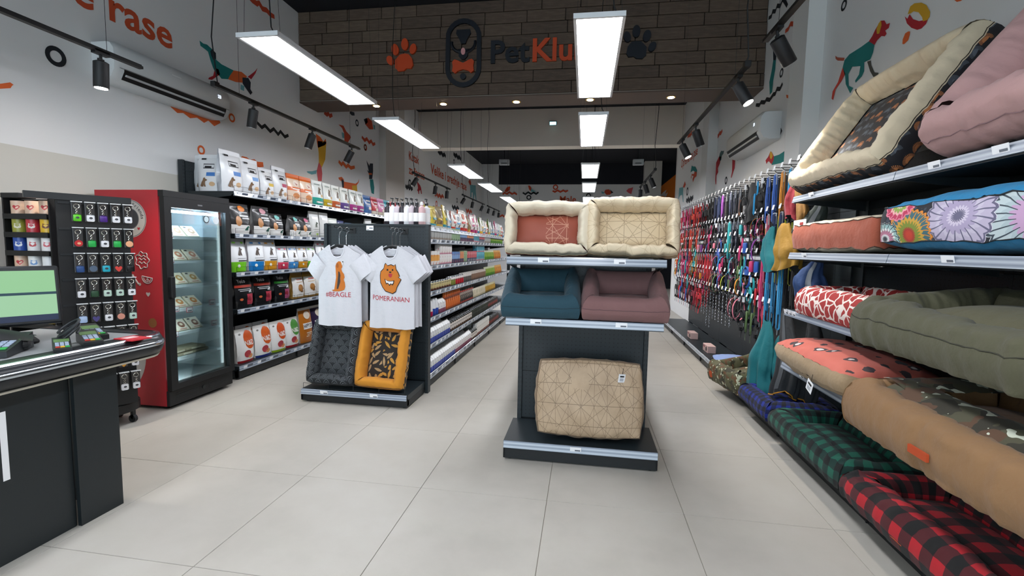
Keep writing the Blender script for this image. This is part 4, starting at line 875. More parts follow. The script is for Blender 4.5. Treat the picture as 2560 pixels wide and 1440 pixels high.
# ================================================================ bags of pet food
def bagfn(w, h, d, gus=1.):
    def sec(v):
        """half depth, half width at height v"""
        dep = d/2*(1-.92*max(0, (v-.35)/.65)**1.5) if v < .9 else d/2*.09
        dep *= .92+.12*math.sin(min(v, .8)*3.6)
        return max(dep, .006), w/2*(.94+.06*math.sin(min(1, v*3)*1.57))*(1-.05*max(0, v-.8)*5*.5)
    def front(u, v, out=.0):
        dp, hw = sec(v); b = 1-abs(u)**4*.55*(1 if v < .9 else .2)
        return (u*hw, -dp*b-out-.004*math.sin(v*23+u*4)*(v < .85)*.5, v*h)
    return sec, front
_bag = {}
def bag_proto(key, w, h, d, body, bands, side, decals):
    """bands: (v0, v1, colour) on the front; decals: (kind, u, v, su, sv, colour[, text])"""
    if key in _bag: return _bag[key]
    sec, front = bagfn(w, h, d); mats = [P(side, .32, 0, .2), P(body, .32, 0, .2)]; idx = []
    for v0, v1, c in bands: mats.append(P(c, .32, 0, .2)); idx.append((v0, v1, len(mats)-1))
    def fmi(u, v):
        for v0, v1, i in idx:
            if v0 <= v < v1: return i
        return 1
    vv = sorted(set([0, .06, .15, .25, .35, .45, .55, .65, .75, .83, .9, .905, .95, 1.]+[b[0] for b in bands]+[b[1] for b in bands])); mb = MB()
    us = [-1, -.8, -.5, -.2, .2, .5, .8, 1]
    rows = []
    for v in vv:
        fr = [V(front(u, v)) for u in us]; bk = [V((p.x, -p.y, p.z)) for p in reversed(fr)]
        dp, hw = sec(v); pin = .35*hw*0+.02*max(0, min(1, (v-.1)*3))
        rows.append(fr+[V((hw-pin, 0, v*h))]+bk+[V((-hw+pin, 0, v*h))])
    n = len(rows[0]); vs = [p for r in rows for p in r]; fs = []; ms = []
    for j in range(len(vv)-1):
        for i in range(n):
            k = (i+1) % n; fs.append((j*n+i, j*n+k, (j+1)*n+k, (j+1)*n+i)); ms.append(fmi(0, (vv[j]+vv[j+1])/2) if i < 7 else 0)
    fs += [tuple(reversed(range(n))), tuple(range((len(vv)-1)*n, len(vv)*n))]; ms += [0, 1]
    mb.add(vs, fs, ms); T = mb.obj('dog_food_bag', mats, None, True, ang=60)
    for dd in decals:
        k, u, v, su, sv, c = dd[:6]; m = P(c, .4)
        def fr(a, b, cc=0, o=.0025): return front(max(-1, min(1, u+a)), max(0, min(1, v+b)), o)
        q = MB()
        if k == 'rect': q.grid(lambda a, b: fr((a-.5)*su, (b-.5)*sv), 6, 5).obj('printed_panel', m, T, True)
        elif k == 'ell':
            R_ = 3; N = 18; vs = [fr(0, 0)]+[fr(su/2*r/R_*math.cos(6.2832*i/N), sv/2*r/R_*math.sin(6.2832*i/N)) for r in range(1, R_+1) for i in range(N)]
            q.add(vs, [(0, 1+i, 1+(i+1) % N) for i in range(N)]+[(1+r*N+i, 1+(r+1)*N+i, 1+(r+1)*N+(i+1) % N, 1+r*N+(i+1) % N) for r in range(R_-1) for i in range(N)]).obj('printed_picture', m, T, True)
        elif k == 'dog':
            pts = ((-.34, -.5), (-.12, -.5), (-.08, -.28), (.02, -.5), (.2, -.5), (.16, -.38), (.1, -.1), (.16, .1), (.34, .14), (.42, .24), (.2, .34), (.12, .5), (.04, .44), (-.06, .4), (-.14, .2), (-.3, 0), (-.4, -.25), (-.48, -.36), (-.46, -.46))
            q.add([fr(a*su, b*sv, 0, .0035) for a, b in pts], [tuple(range(len(pts)))]).obj('printed_dog', m, T)
        elif k == 'frame':
            e = .16
            A = [(-.5, -.5), (.5, -.5), (.5, .5), (-.5, .5)]; B = [(-.5+e*sv/su, -.5+e), (.5-e*sv/su, -.5+e), (.5-e*sv/su, .5-e), (-.5+e*sv/su, .5-e)]
            q.add([fr(a*su, b*sv, 0, .0035) for a, b in A+B], [(i, (i+1) % 4, 4+(i+1) % 4, 4+i) for i in range(4)]).obj('printed_frame', m, T)
        else:
            vs, fs = text_mesh(dd[6], 1, .015); xs = [p[0] for p in vs]; wd_ = (max(xs)-min(xs)) or 1; hd = .72
            q.add([fr(p[0]/wd_*su, p[1]/hd*sv, 0, .0045) for p in vs], fs).obj('lettering', m, T)
    T.hide_render = False
    _bag[key] = T; T['_used'] = 0
    return T
def put_bag(key, loc, rz, label, group, sc=1.):
    T = _bag[key]
    if not T['_used']:
        T['_used'] = 1; o = T; o.location = loc; o.rotation_euler = (0, 0, rz)
    else: o = copy_tree(T, None, None, None, loc, (0, 0, rz))
    o.scale = (sc, sc, sc); tag(o, label, 'bag', group); return o
W_, K_ = '#e6e7e8', '#17191c'
def wbag(key, c, w=.28, h=.43): bag_proto(key, w, h, .13, W_, [], '#b9bcc2', [('frame', .05, .68, .9, .13, K_), ('rect', 0, .66, .55, .05, K_), ('rect', -.45, .88, .4, .05, K_), ('rect', .25, .46, .7, .10, c), ('dog', -.3, .25, .7, .25, '#7d6045'), ('ell', .35, .2, .5, .12, '#d8b48c')])
wbag('w_blue', '#3d79c0'); wbag('w_blue2', '#7aa7dc', .26, .40); wbag('w_yellow', '#d8b63c', .23, .34); wbag('w_pink', '#b02a52', .27, .40)
bag_proto('orange', .25, .36, .12, '#e7cdb6', [(.83, 1, '#d8651c'), (.42, .55, '#d8651c'), (0, .06, '#c8501a')], '#cf5f1d', [('ell', .1, .68, .9, .2, '#f0e2d6'), ('ell', .2, .68, .4, .12, '#9c3b2a'), ('ell', 0, .25, 1., .2, '#d58a52'), ('rect', 0, .48, 1.1, .04, '#f4ece4')])
def small(key, c, dogc='#6b5a4a', body='#dfe5e4'): bag_proto(key, .24, .35, .11, body, [(0, .34, c)], '#c3c9c8', [('dog', .1, .62, .8, .3, dogc), ('rect', -.1, .86, 1., .05, '#8d9a98'), ('rect', 0, .17, 1.2, .06, '#e8ece8'), ('ell', .4, .42, .4, .12, '#c4a268')])
for k, c in (('teal', '#17a392'), ('yellow', '#c7a915'), ('rust', '#c35a22'), ('purple', '#5b3f8c'), ('magenta', '#a92a86')): small('s_'+k, c)
def top2(key, c, c2): bag_proto(key, .25, .32, .12, c, [(0, .25, c2)], c, [('rect', 0, .72, 1.2, .07, '#e9e6e2'), ('rect', -.1, .55, .9, .05, '#e9e6e2'), ('ell', .2, .33, .8, .16, '#efe3cf')])
for k, a, b in (('red', '#c02a34', '#e3d9cc'), ('blue', '#2d5f9f', '#3a6fb0'), ('pink', '#cf7ba6', '#d9cdb6'), ('cyan', '#1c8d9c', '#dfe0d0')): top2('t_'+k, a, b)
def kbag(key, c, w=.27, h=.31, low='#e2e0dc'): bag_proto(key, w, h, .12, '#141416', [(0, .30, low), (.10, .16, c)], '#7d7a78', [('ell', -.45, .42, .55, .34, '#c08a5c'), ('rect', .2, .60, 1.0, .05, '#e9e9e9'), ('rect', .35, .52, .8, .05, '#d5d5d5'), ('ell', .1, .84, .7, .2, c), ('dog', .45, .2, .6, .16, '#1c5a4c'), ('rect', .2, .72, .9, .03, '#d5d5d5')])
kbag('k_orange', '#d5781e'); kbag('k_pink', '#c98f98'); kbag('k_teal', '#7fc4bd', .22, .25); kbag('k_rose', '#c56a86', .22, .25)
bag_proto('grey', .22, .34, .1, '#c9cbc8', [(.0, .1, '#a9aca8')], '#b3b5b3', [('rect', 0, .75, 1.2, .10, '#eceded'), ('dog', .1, .5, .7, .22, '#3d4a38'), ('rect', 0, .3, 1.3, .02, '#8d908e'), ('rect', 0, .22, 1.1, .02, '#8d908e'), ('ell', .2, .12, .6, .08, '#94b04e')])
bag_proto('lime', .22, .28, .1, '#c6ccc4', [(0, .3, '#b5c81e')], '#b8bdb8', [('rect', 0, .6, 1.2, .1, '#9aa29a')])
bag_proto('navy', .2, .26, .1, '#1b2b6b', [], '#141f4d', [('rect', 0, .5, 1.5, .55, '#c9cfdc'), ('rect', 0, .55, 1.1, .06, '#39435c')])
bag_proto('bluefish', .22, .24, .1, '#2b4f78', [(0, .2, '#24405f')], '#23405f', [('ell', .2, .35, .7, .25, '#d59a5c'), ('rect', -.2, .75, 1., .1, '#3f8a86')])
bag_proto('tan', .2, .22, .1, '#9a8a63', [(0, .3, '#4a3a5e')], '#8a7b58', [('rect', 0, .65, 1., .12, '#e0d4b0')])
def lbag(key, c, w=.235, h=.345): bag_proto(key, w, h, .13, W_, [(0, .30, c), (.8, 1, '#c8cacc')], '#c2bcc0', [('dog', -.05, .62, .75, .26, '#4a3d34'), ('rect', .2, .335, 1.3, .035, '#2d2f31'), ('rect', 0, .41, 1.1, .015, '#8a8d90'), ('ell', -.4, .18, .35, .1, '#d9dbd2'), ('rect', .75, .22, .3, .14, '#e9ece6'), ('rect', .5, .88, .3, .06, c), ('rect', -.55, .88, .4, .05, c)])
for k, c in (('green', '#6fbf1e'), ('blue', '#1774b8'), ('amber', '#c98a1a'), ('rose', '#c93a55'), ('azure', '#3c86c4')): lbag('l_'+k, c); lbag('ls_'+k, c, .185, .27)
def meat(key, c, c2): bag_proto(key, .265, .325, .11, '#17181a', [(.66, .74, c)], '#101113', [('text', -.3, .86, .9, .12, '#dedede', 'Yudo'), ('rect', -.1, .60, 1.3, .02, '#b9bbbd'), ('rect', -.1, .55, 1.1, .02, '#b9bbbd'), ('rect', .45, .27, .8, .34, c2), ('ell', .3, .28, .5, .18, '#8d1f30'), ('ell', -.55, .28, .35, .08, '#c9653c'), ('dog', .5, .54, .5, .1, '#d8d8d8')])
meat('meat_red', '#a93a2a', '#b83a4c'); meat('meat_green', '#2d7a2e', '#a84a72')
bag_proto('gold', .235, .33, .13, '#e3e0da', [(.8, 1, '#b88a3e'), (0, .07, '#8d6a2c')], '#a8803c', [('rect', .05, .72, 1.0, .04, '#a33b2a'), ('rect', .05, .62, 1.2, .015, '#c9a25a'), ('ell', 0, .4, .9, .26, '#a9743a'), ('dog', .3, .33, .6, .2, '#7c5024')])
def nd(key, c, low): bag_proto(key, .26, .36, .13, '#eae8e4', [(0, .07, low)], '#cfcac4', [('ell', .30, .66, 1.25, .55, c), ('text', .22, .56, 1.05, .15, '#f3efe8', 'N&D'), ('ell', -.1, .25, .75, .22, '#b0303c'), ('ell', .25, .17, .5, .13, '#d9935c'), ('ell', -.6, .85, .25, .06, '#8d8a86')])
nd('nd_red', '#c8531a', '#a01e24'); nd('nd_blue', '#cf5a1c', '#1f2f7a'); nd('nd_lime', '#cb4f17', '#8fae1e'); nd('nd_green', '#4b8f3a', '#a01e24')
def hdog(key, c): bag_proto(key, .27, .45, .14, c, [(.93, 1, '#d7d2cc')], '#c9c2ba', [('rect', .1, .48, 1.6, .17, '#efede8'), ('text', .08, .48, 1.45, .11, '#17181a', 'HAPPY DOG'), ('ell', .1, .78, 1., .22, '#d9cbb8'), ('rect', .1, .28, .8, .025, '#e8dcc8'), ('rect', .1, .23, .6, .02, '#e8dcc8'), ('rect', -.1, .18, .5, .02, '#e8dcc8')])
hdog('happy_orange', '#b5691c'); hdog('happy_purple', '#2f2440'); hdog('happy_green', '#7f9a1e')
DESC = {'w_blue': 'tall white bag with blue panel', 'w_blue2': 'white bag with light blue panel', 'w_yellow': 'white bag with yellow panel', 'w_pink': 'white bag with crimson panel', 'orange': 'orange and peach bag', 's_teal': 'pale bag with teal bottom', 's_yellow': 'pale bag with yellow bottom', 's_rust': 'pale bag with rust orange bottom', 's_purple': 'pale bag with purple bottom', 's_magenta': 'pale bag with magenta bottom', 't_red': 'red top bag', 't_blue': 'blue bag', 't_pink': 'pink bag', 't_cyan': 'cyan bag', 'k_orange': 'black and white orange-striped bag', 'k_pink': 'black and white pink-striped bag', 'k_teal': 'small black teal-striped bag', 'k_rose': 'small black rose-striped bag', 'grey': 'light grey bag', 'lime': 'grey bag with lime bottom', 'navy': 'navy bag with pale panel', 'bluefish': 'steel blue bag', 'tan': 'tan bag', 'meat_red': 'black bag with red meat picture', 'meat_green': 'black bag with green stripe', 'gold': 'white and gold bag', 'nd_red': 'orange oval bag with red bottom', 'nd_blue': 'orange oval bag with blue bottom', 'nd_lime': 'orange oval bag with lime bottom', 'nd_green': 'white bag with green oval', 'happy_orange': 'brown bag with lettered band', 'happy_purple': 'purple bag with lettered band', 'happy_green': 'green bag with lettered band'}
for k, c in (('green', 'green'), ('blue', 'blue'), ('amber', 'amber'), ('rose', 'rose'), ('azure', 'light blue')): DESC['l_'+k] = 'tall white bag with %s bottom' % c; DESC['ls_'+k] = 'small white bag with %s bottom' % c
SHN = {0: 'bottom', 1: 'fourth', 2: 'third', 3: 'second', 4: 'top'}
def left_row(level, seq, y0, xf=-3.585, gap=.012):
    z = LL[level]+.002; y = y0; n = 0; rr = random.Random(level)
    for e in seq:
        if isinstance(e, float): y += e; continue
        T = _bag[e]; w = max(v.co.x for v in T.data.vertices)*2
        put_bag(e, (xf-rr.random()*.02, y+w/2, z), R(90)+rr.uniform(-.06, .06), '%s, %s from the fridge, %s left shelf' % (DESC[e], ordw(n), SHN[level]), 'dog food bags on the left wall shelves'); y += w+gap; n += 1
left_row(4, [.03, 'w_blue', 'w_blue2', 'w_yellow', 'w_pink', 'orange', 'orange', 's_teal', 's_yellow', 's_rust', 's_purple', 's_magenta', 's_magenta', 't_blue', 't_red', 't_pink', 't_cyan', 't_red', 't_red'], 4.27, -3.69)
for i, (y, x) in enumerate(((4.40, -3.92), (4.36, -3.84))):
    put_bag('w_blue', (x, y, LL[4]+.002), R(8), 'white and grey bag turned sideways at the top shelf end, %s one' % ('rear', 'front')[i], 'dog food bags on the left wall shelves', .88)
left_row(3, ['k_orange', .05, 'k_pink', 'k_teal', .10, 'k_teal', 'k_rose', 'grey', 'grey', 'lime', 'navy', 'bluefish', 'tan', 'tan', 'grey', 'lime', 'bluefish', 'navy'], 4.28)
left_row(2, ['l_green', 'l_blue', 'l_amber', 'ls_rose', 'ls_azure', 'ls_amber', 'ls_green', 'l_rose', 'l_green', 'l_blue', 'ls_rose', 'l_amber', 'l_azure'], 4.27)
left_row(1, [.02, 'meat_red', .04, 'meat_red', .05, 'meat_green', .05, 'gold', 'gold', 'gold', 'meat_red', 'gold', 'meat_green', 'meat_red', 'gold'], 4.28)
left_row(0, [.06, 'nd_red', 'nd_blue', 'nd_lime', 'nd_green', 'happy_orange', 'happy_purple', 'happy_green', 'nd_red', 'nd_blue', 'happy_orange', 'nd_green', 'nd_lime', 'happy_purple'], 4.27, -3.60)
for i, y in enumerate((4.40, 4.68, 4.95)):
    put_bag(('nd_red', 'nd_blue', 'nd_lime')[i], (-3.78, y, LL[0]+.002), R(90), 'back row orange oval bag, %s from the fridge, bottom left shelf' % ordw(i), 'dog food bags on the left wall shelves')
# bags and bottles on top of the island
IZ = 1.617
BOT = {}
def bottle_proto(key, col, cap, pump=False):
    mb = MB().lathe([(.03, 0), (.034, .006), (.034, .15), (.028, .172), (.013, .182), (.013, .195)], 16); T = mb.obj('bottle', P(col, .3), None, True); BOT[key] = T; T['_used'] = 0
    MB().lathe([(.0345, .04), (.0345, .12)], 16).obj('label', P('#ece7e4', .5), T, True)
    q = MB().lathe([(.016, .193), (.016, .215), (.006, .222)], 12)
    if pump: q.cyl((0, 0, .22), (0, 0, .25), .004, 6).rbox(-.008, .008, -.04, .01, .245, .258, .003)
    q.obj('cap', P(cap, .4), T, True)
bottle_proto('pump', '#bfb0b6', '#1a1a1c', True); bottle_proto('white', '#e2e2e4', '#1a1a1c', True); bottle_proto('dark', '#2f2a30', '#111113'); bottle_proto('pale', '#cfa9a9', '#e8e6e4')
rr = random.Random(4); y = 4.42; seq = ['dark', 'dark', 'white', 'dark', 'pump', 'pump', 'dark', 'pale', 'white', 'pump', 'pump', 'white', 'dark', 'pale', 'pale', 'white']
for i, k in enumerate(seq):
    T = BOT[k]; o = T if not T['_used'] else copy_tree(T); T['_used'] = 1; r_ = i % 2
    o.location = (-1.94+.05*(i//2)+.02*r_, 4.42+.08*r_, IZ); o.scale = (1.05,)*3
    tag(o, '%s bottle, %s in the cluster above the shirt stand' % ({'pump': 'pale mauve pump', 'white': 'white pump', 'dark': 'dark', 'pale': 'pink and white'}[k], ordw(i)), 'bottle', 'bottles on top of the shelving')
def tbag(key, body, c, c2): bag_proto(key, .17, .22, .08, body, [(0, .18, c2)], c, [('ell', .1, .7, .9, .26, c), ('rect', 0, .42, 1.2, .10, c2), ('dog', .1, .28, .8, .18, '#6b5440')])
for k, a, b, c in (('i_yel', '#d8c34a', '#c7a21c', '#2f8fa0'), ('i_tan', '#8d7a55', '#6b5a3a', '#c9a53a'), ('i_wht', '#e4e3e0', '#8d939c', '#3c8fc0'), ('i_org', '#e6e1da', '#c9571c', '#c9301f'), ('i_pnk', '#e8dfe0', '#c2356e', '#b5256a'), ('i_grn', '#e2e4dc', '#6c8a3a', '#d9b63a')):
    tbag(k, a, b, c); DESC[k] = {'i_yel': 'yellow', 'i_tan': 'tan', 'i_wht': 'white and blue', 'i_org': 'white and orange', 'i_pnk': 'white and pink', 'i_grn': 'white and green'}[k]+' bag'
y = 4.55; i = 0
for k in ('i_yel', 'i_yel', 'i_tan', 'i_yel', 'i_wht', 'i_org', 'i_wht', 'i_org', 'i_org', 'i_tan', 'i_pnk', 'i_pnk', 'i_wht', 'i_grn', 'i_wht', 'i_org', 'i_grn', 'i_wht', 'i_wht', 'i_pnk', 'i_wht', 'i_grn', 'i_org', 'i_wht'):
    put_bag(k, (-1.60, y, IZ), R(90)+rr.uniform(-.2, .2), 'small %s, %s from the near end on top of the island shelves' % (DESC[k], ordw(i)), 'small bags on top of the island', rr.uniform(.95, 1.25)); y += .19; i += 1
for k in list(_bag):
    if not _bag[k]['_used']:
        for c_ in list(_bag[k].children): bpy.data.objects.remove(c_)
        bpy.data.objects.remove(_bag[k])
    else: del _bag[k]['_used']
for T in BOT.values(): del T['_used']
for o in bpy.data.objects:
    if '_used' in o: del o['_used']
# ================================================================ tins, pouches and boxes on the island shelves
def pack_mat(name, a, b, c=None, v0=.35, v1=.7, print_='#555555', sc=30):
    """printed packaging: colour bands up the pack with small print"""
    t = NT(name); g = t.sep(t.gen()); n = t.noise(t.obj(), sc, 3, .7)
    k = t.ramp(g[2], [(0, b), (v0, a), (v1, c or a)], 'CONSTANT')
    t.p(Base_Color=t.mix(t.math('MULTIPLY', t.math('GREATER_THAN', n, .60), .7), k, print_), Roughness=.4); return t.m
def can_me(key, m, r, h): return MB().lathe([(r*.94, 0), (r, .004), (r, h-.006), (r*.95, h-.002), (r*.93, h-.004)], 18, [1, 0, 1, 1]).mesh(key, [m, P('#b5b7b9', .25, .9)], True)
def carton_me(key, m, w, d, h):
    g = .72*h; return MB().add([(-w/2, -d/2, 0), (w/2, -d/2, 0), (w/2, d/2, 0), (-w/2, d/2, 0), (-w/2, -d/2, g), (w/2, -d/2, g), (w/2, d/2, g), (-w/2, d/2, g), (-w/2, 0, h*.93), (w/2, 0, h*.93), (-w/2, 0, h), (w/2, 0, h)],
      [(3, 2, 1, 0), (0, 1, 5, 4), (1, 2, 6, 5), (2, 3, 7, 6), (3, 0, 4, 7), (4, 5, 9, 8), (6, 7, 8, 9), (5, 6, 9), (7, 4, 8), (8, 9, 11, 10), (10, 11, 9, 8)]).mesh(key, m)
def box_me(key, m, w, d, h): return MB().rbox(-w/2, w/2, -d/2, d/2, 0, h, .002, seg=1).mesh(key, m)
def pouch_me(key, m, w, d, h):
    _, f = bagfn(w, h, d); us = [-1, -.6, 0, .6, 1]; vv = [0, .15, .4, .7, .9, 1]; vs = []
    for v in vv:
        a = [V(f(u, v)) for u in us]; vs += a+[V((p.x, -p.y, p.z)) for p in reversed(a)]
    n = 10; return MB().add(vs, [(j*n+i, j*n+(i+1) % n, (j+1)*n+(i+1) % n, (j+1)*n+i) for j in range(5) for i in range(n)]+[tuple(reversed(range(n))), tuple(range(50, 60))]).mesh(key, m, True, 60)
K = {}
def kind(k, nm, desc, me, w, d): K[k] = (nm, desc, me, w, d)
kind('milk', 'carton', 'white carton with blue base', carton_me('carton', pack_mat('milk_print', '#e3e3e2', '#1d3a9c', '#ececeb', .34, .72), .07, .07, .155), .076, .08)
kind('milk2', 'carton', 'white carton with red print', carton_me('carton', pack_mat('rose_print', '#e6e2e0', '#7a2a4e', '#ececeb', .3, .7), .075, .07, .15), .08, .08)
kind('tub', 'tin', 'white tin with brown picture', can_me('tin', pack_mat('brown_tin_print', '#dcd3ca', '#5a3a20', '#3a382f', .25, .85), .042, .11), .088, .09)
kind('dark', 'tin', 'dark green tin', can_me('tin', pack_mat('green_tin_print', '#2c3229', '#20241e', '#3c4338', .3, .8), .043, .12), .09, .09)
kind('redtin', 'tin', 'red and black tin', can_me('tin', pack_mat('red_tin_print', '#8d2a22', '#2a1a18', '#3a3532', .3, .65), .043, .12), .09, .09)
kind('tall', 'box', 'tall white box with red print', box_me('box', pack_mat('tall_print', '#e5e1da', '#7a3a2c', '#e8e6e2', .2, .75), .075, .06, .17), .08, .08)
kind('orange', 'pouch', 'orange pouch with black print', pouch_me('pouch', pack_mat('orange_print', '#cf6a2a', '#b5501c', '#8d3a18', .15, .8, '#1c1411', 18), .085, .04, .135), .086, .06)
kind('black', 'pouch', 'black and red pouch', pouch_me('pouch', pack_mat('black_print', '#2a2320', '#a5281e', '#9c8d84', .14, .75, '#d8c8b8', 22), .085, .04, .135), .086, .06)
kind('cream', 'pouch', 'cream pouch with green print', pouch_me('pouch', pack_mat('cream_print', '#d9cdb4', '#c9bd9c', '#e2dccb', .2, .8, '#6b7a3e', 22), .085, .045, .125), .09, .06)
kind('yellow', 'pouch', 'yellow pouch', pouch_me('pouch', pack_mat('yellow_print', '#c99a30', '#8a6a1e', '#d8cfa0', .2, .75, '#3f4a1e', 22), .085, .045, .125), .09, .06)
kind('gourmet', 'tin', 'small pale gold tin', can_me('tin', pack_mat('gold_tin_print', '#c9b883', '#6a3a2c', '#ddd3ac', .25, .9), .042, .085), .088, .09)
kind('redjar', 'jar', 'bright red jar', can_me('jar', pack_mat('red_jar_print', '#c01f2c', '#9c1420', '#dcd3cf', .1, .7), .044, .10), .092, .09)
kind('greenjar', 'jar', 'olive green jar', can_me('jar', pack_mat('green_jar_print', '#8a8f3a', '#5a611f', '#dcd3cf', .1, .7), .044, .10), .092, .09)
kind('brownbox', 'box', 'brown box with white top', box_me('box', pack_mat('brown_box_print', '#7c5638', '#5c3c26', '#d5c9bf', .2, .72), .08, .06, .115), .084, .08)
kind('blackbox', 'box', 'black and white box', box_me('box', pack_mat('black_box_print', '#4a433e', '#2b2624', '#dcd6d2', .2, .6), .08, .06, .115), .084, .08)
kind('greenpouch', 'pouch', 'bright green pouch', pouch_me('pouch', pack_mat('green_print', '#8fae3a', '#4f8a1e', '#d5d9b8', .3, .8, '#3a4a1c', 22), .085, .05, .14), .09, .06)
kind('orangepouch', 'pouch', 'plain orange pouch', pouch_me('pouch', pack_mat('plain_orange_print', '#d08a2e', '#b8661c', '#dca85a', .25, .8, '#7a4a16', 22), .085, .05, .14), .09, .06)
kind('bluebox', 'box', 'blue and red box', box_me('box', pack_mat('blue_box_print', '#7d9fca', '#232c4e', '#5a83b8', .35, .72, '#b02a36', 20), .085, .06, .13), .088, .08)
kind('redbox', 'box', 'red and white box', box_me('box', pack_mat('red_box_print', '#c0525a', '#232c4e', '#d0707a', .35, .72, '#e6e1e0', 20), .085, .06, .13), .088, .08)
kind('orgbox', 'box', 'orange and blue box', box_me('box', pack_mat('orange_box_print', '#cf7f52', '#232c4e', '#d08a5c', .35, .72, '#b02a36', 20), .085, .06, .13), .088, .08)
kind('tealbox', 'box', 'turquoise box', box_me('box', pack_mat('teal_box_print', '#3d8fa5', '#c43a52', '#4aa5b8', .12, .55, '#e0e6e8', 20), .085, .06, .12), .088, .08)
kind('whitebox', 'box', 'white box with red drawing', box_me('box', pack_mat('white_box_print', '#e3dcd6', '#c98a9c', '#e8e4e0', .15, .5, '#a83a3a', 24), .088, .06, .105), .092, .08)
kind('fruitbox', 'box', 'white box with orange square', box_me('box', pack_mat('fruit_box_print', '#e2a04a', '#e6e3df', '#e8e5e0', .28, .72, '#c9571c', 20), .088, .06, .14), .092, .08)
kind('greybox', 'box', 'pale grey printed box', box_me('box', pack_mat('grey_box_print', '#a9aaa6', '#96877a', '#bcbdb9', .15, .7, '#6e6f6c', 24), .085, .06, .14), .09, .08)
kind('sagebox', 'box', 'sage green box', box_me('box', pack_mat('sage_box_print', '#84a078', '#5c7a55', '#94ae88', .15, .7, '#c8d4c0', 24), .085, .06, .14), .09, .08)
kind('pinkjug', 'jug', 'white and pink bottle', MB().lathe([(.032, 0), (.036, .01), (.036, .05), (.030, .11), (.018, .16), (.012, .17), (.012, .185)], 14, [0, 0, 1, 1, 1, 1]).mesh('jug', [P('#b5254c', .4), P('#e4e2e0', .4)], True), .08, .08)
kind('bluejug', 'jug', 'white and blue bottle', MB().lathe([(.036, 0), (.04, .01), (.04, .07), (.032, .12), (.03, .15), (.02, .17)], 14, [0, 0, 1, 1, 1]).mesh('jug', [P('#2b4a9c', .4), P('#e4e4e4', .4)], True), .088, .09)
ROWN = ('bottom', 'second lowest', 'third lowest', 'fourth lowest', 'fifth lowest', 'sixth lowest')
def isl_row(lv, seq, rows=1, dx=.085, stack=()):
    """seq of (kind, count); items stand along the shelf from the near end"""
    y = 4.40; i = 0; z = IL[lv]+.002; rr = random.Random(lv+20)
    for k, c in seq:
        if k is None: y += c; continue
        nm, ds, me, w, d = K[k]; h = max(v.co.z for v in me.vertices)
        for _ in range(c):
            for r in range(rows):
                for s in range(2 if k in stack else 1):
                    o = link(nm, me, None, (-1.545-r*dx, y+w/2, z+s*(h+.001)), (0, 0, R(90)+rr.uniform(-.05, .05)))
                    pos = '' if rows == 1 else (', front row', ', middle row', ', back row')[r]
                    tag(o, '%s, %s from the near end, %s island shelf%s%s' % (ds, ordw(i), ROWN[lv], pos, ', upper layer' if s else ''), nm, '%s on the island shelves' % nm)
            y += w; i += 1
isl_row(0, [('milk', 13), ('milk2', 10), ('tub', 4), ('tall', 11), ('redtin', 9)], 3)
isl_row(1, [('milk', 10), ('tub', 12), ('dark', 12), ('redtin', 9)], 2)
isl_row(2, [('pinkjug', 2), ('bluejug', 2), ('milk2', 3), ('orange', 8), ('black', 8), ('cream', 9), ('yellow', 9)], 1, stack=('orange', 'black'))
isl_row(3, [('gourmet', 9), ('greenjar', 2), ('redjar', 4), ('blackbox', 5), ('brownbox', 11), ('greenpouch', 9), ('orangepouch', 7)], 1)
isl_row(4, [('fruitbox', 4), ('whitebox', 5), ('bluebox', 4), ('orgbox', 2), ('sagebox', 2), ('redbox', 6), ('tealbox', 6), ('greenpouch', 9), ('orangepouch', 7)], 1, stack=('whitebox', 'tealbox'))
isl_row(5, [('greybox', 9), ('sagebox', 4), ('bluebox', 4), ('orgbox', 4), ('tealbox', 4), ('redbox', 4), ('greybox', 5), ('greenpouch', 13)], 1)
# small bags far behind on the corner shelving
fk = ['i_wht', 'i_tan', 'i_org', 'i_pnk', 'i_grn']
for i in range(14):
    put_k = fk[i % 5]
    src = _bag.get(put_k)
    o = copy_tree(src, None, '%s, %s along the far top shelf by the back left corner' % (DESC[put_k], ordw(i)), 'bags on the far shelving', (-3.66, 10.2+i*.42, 1.552), (0, 0, R(90))); o.scale = (1.5, 1.5, 1.3)
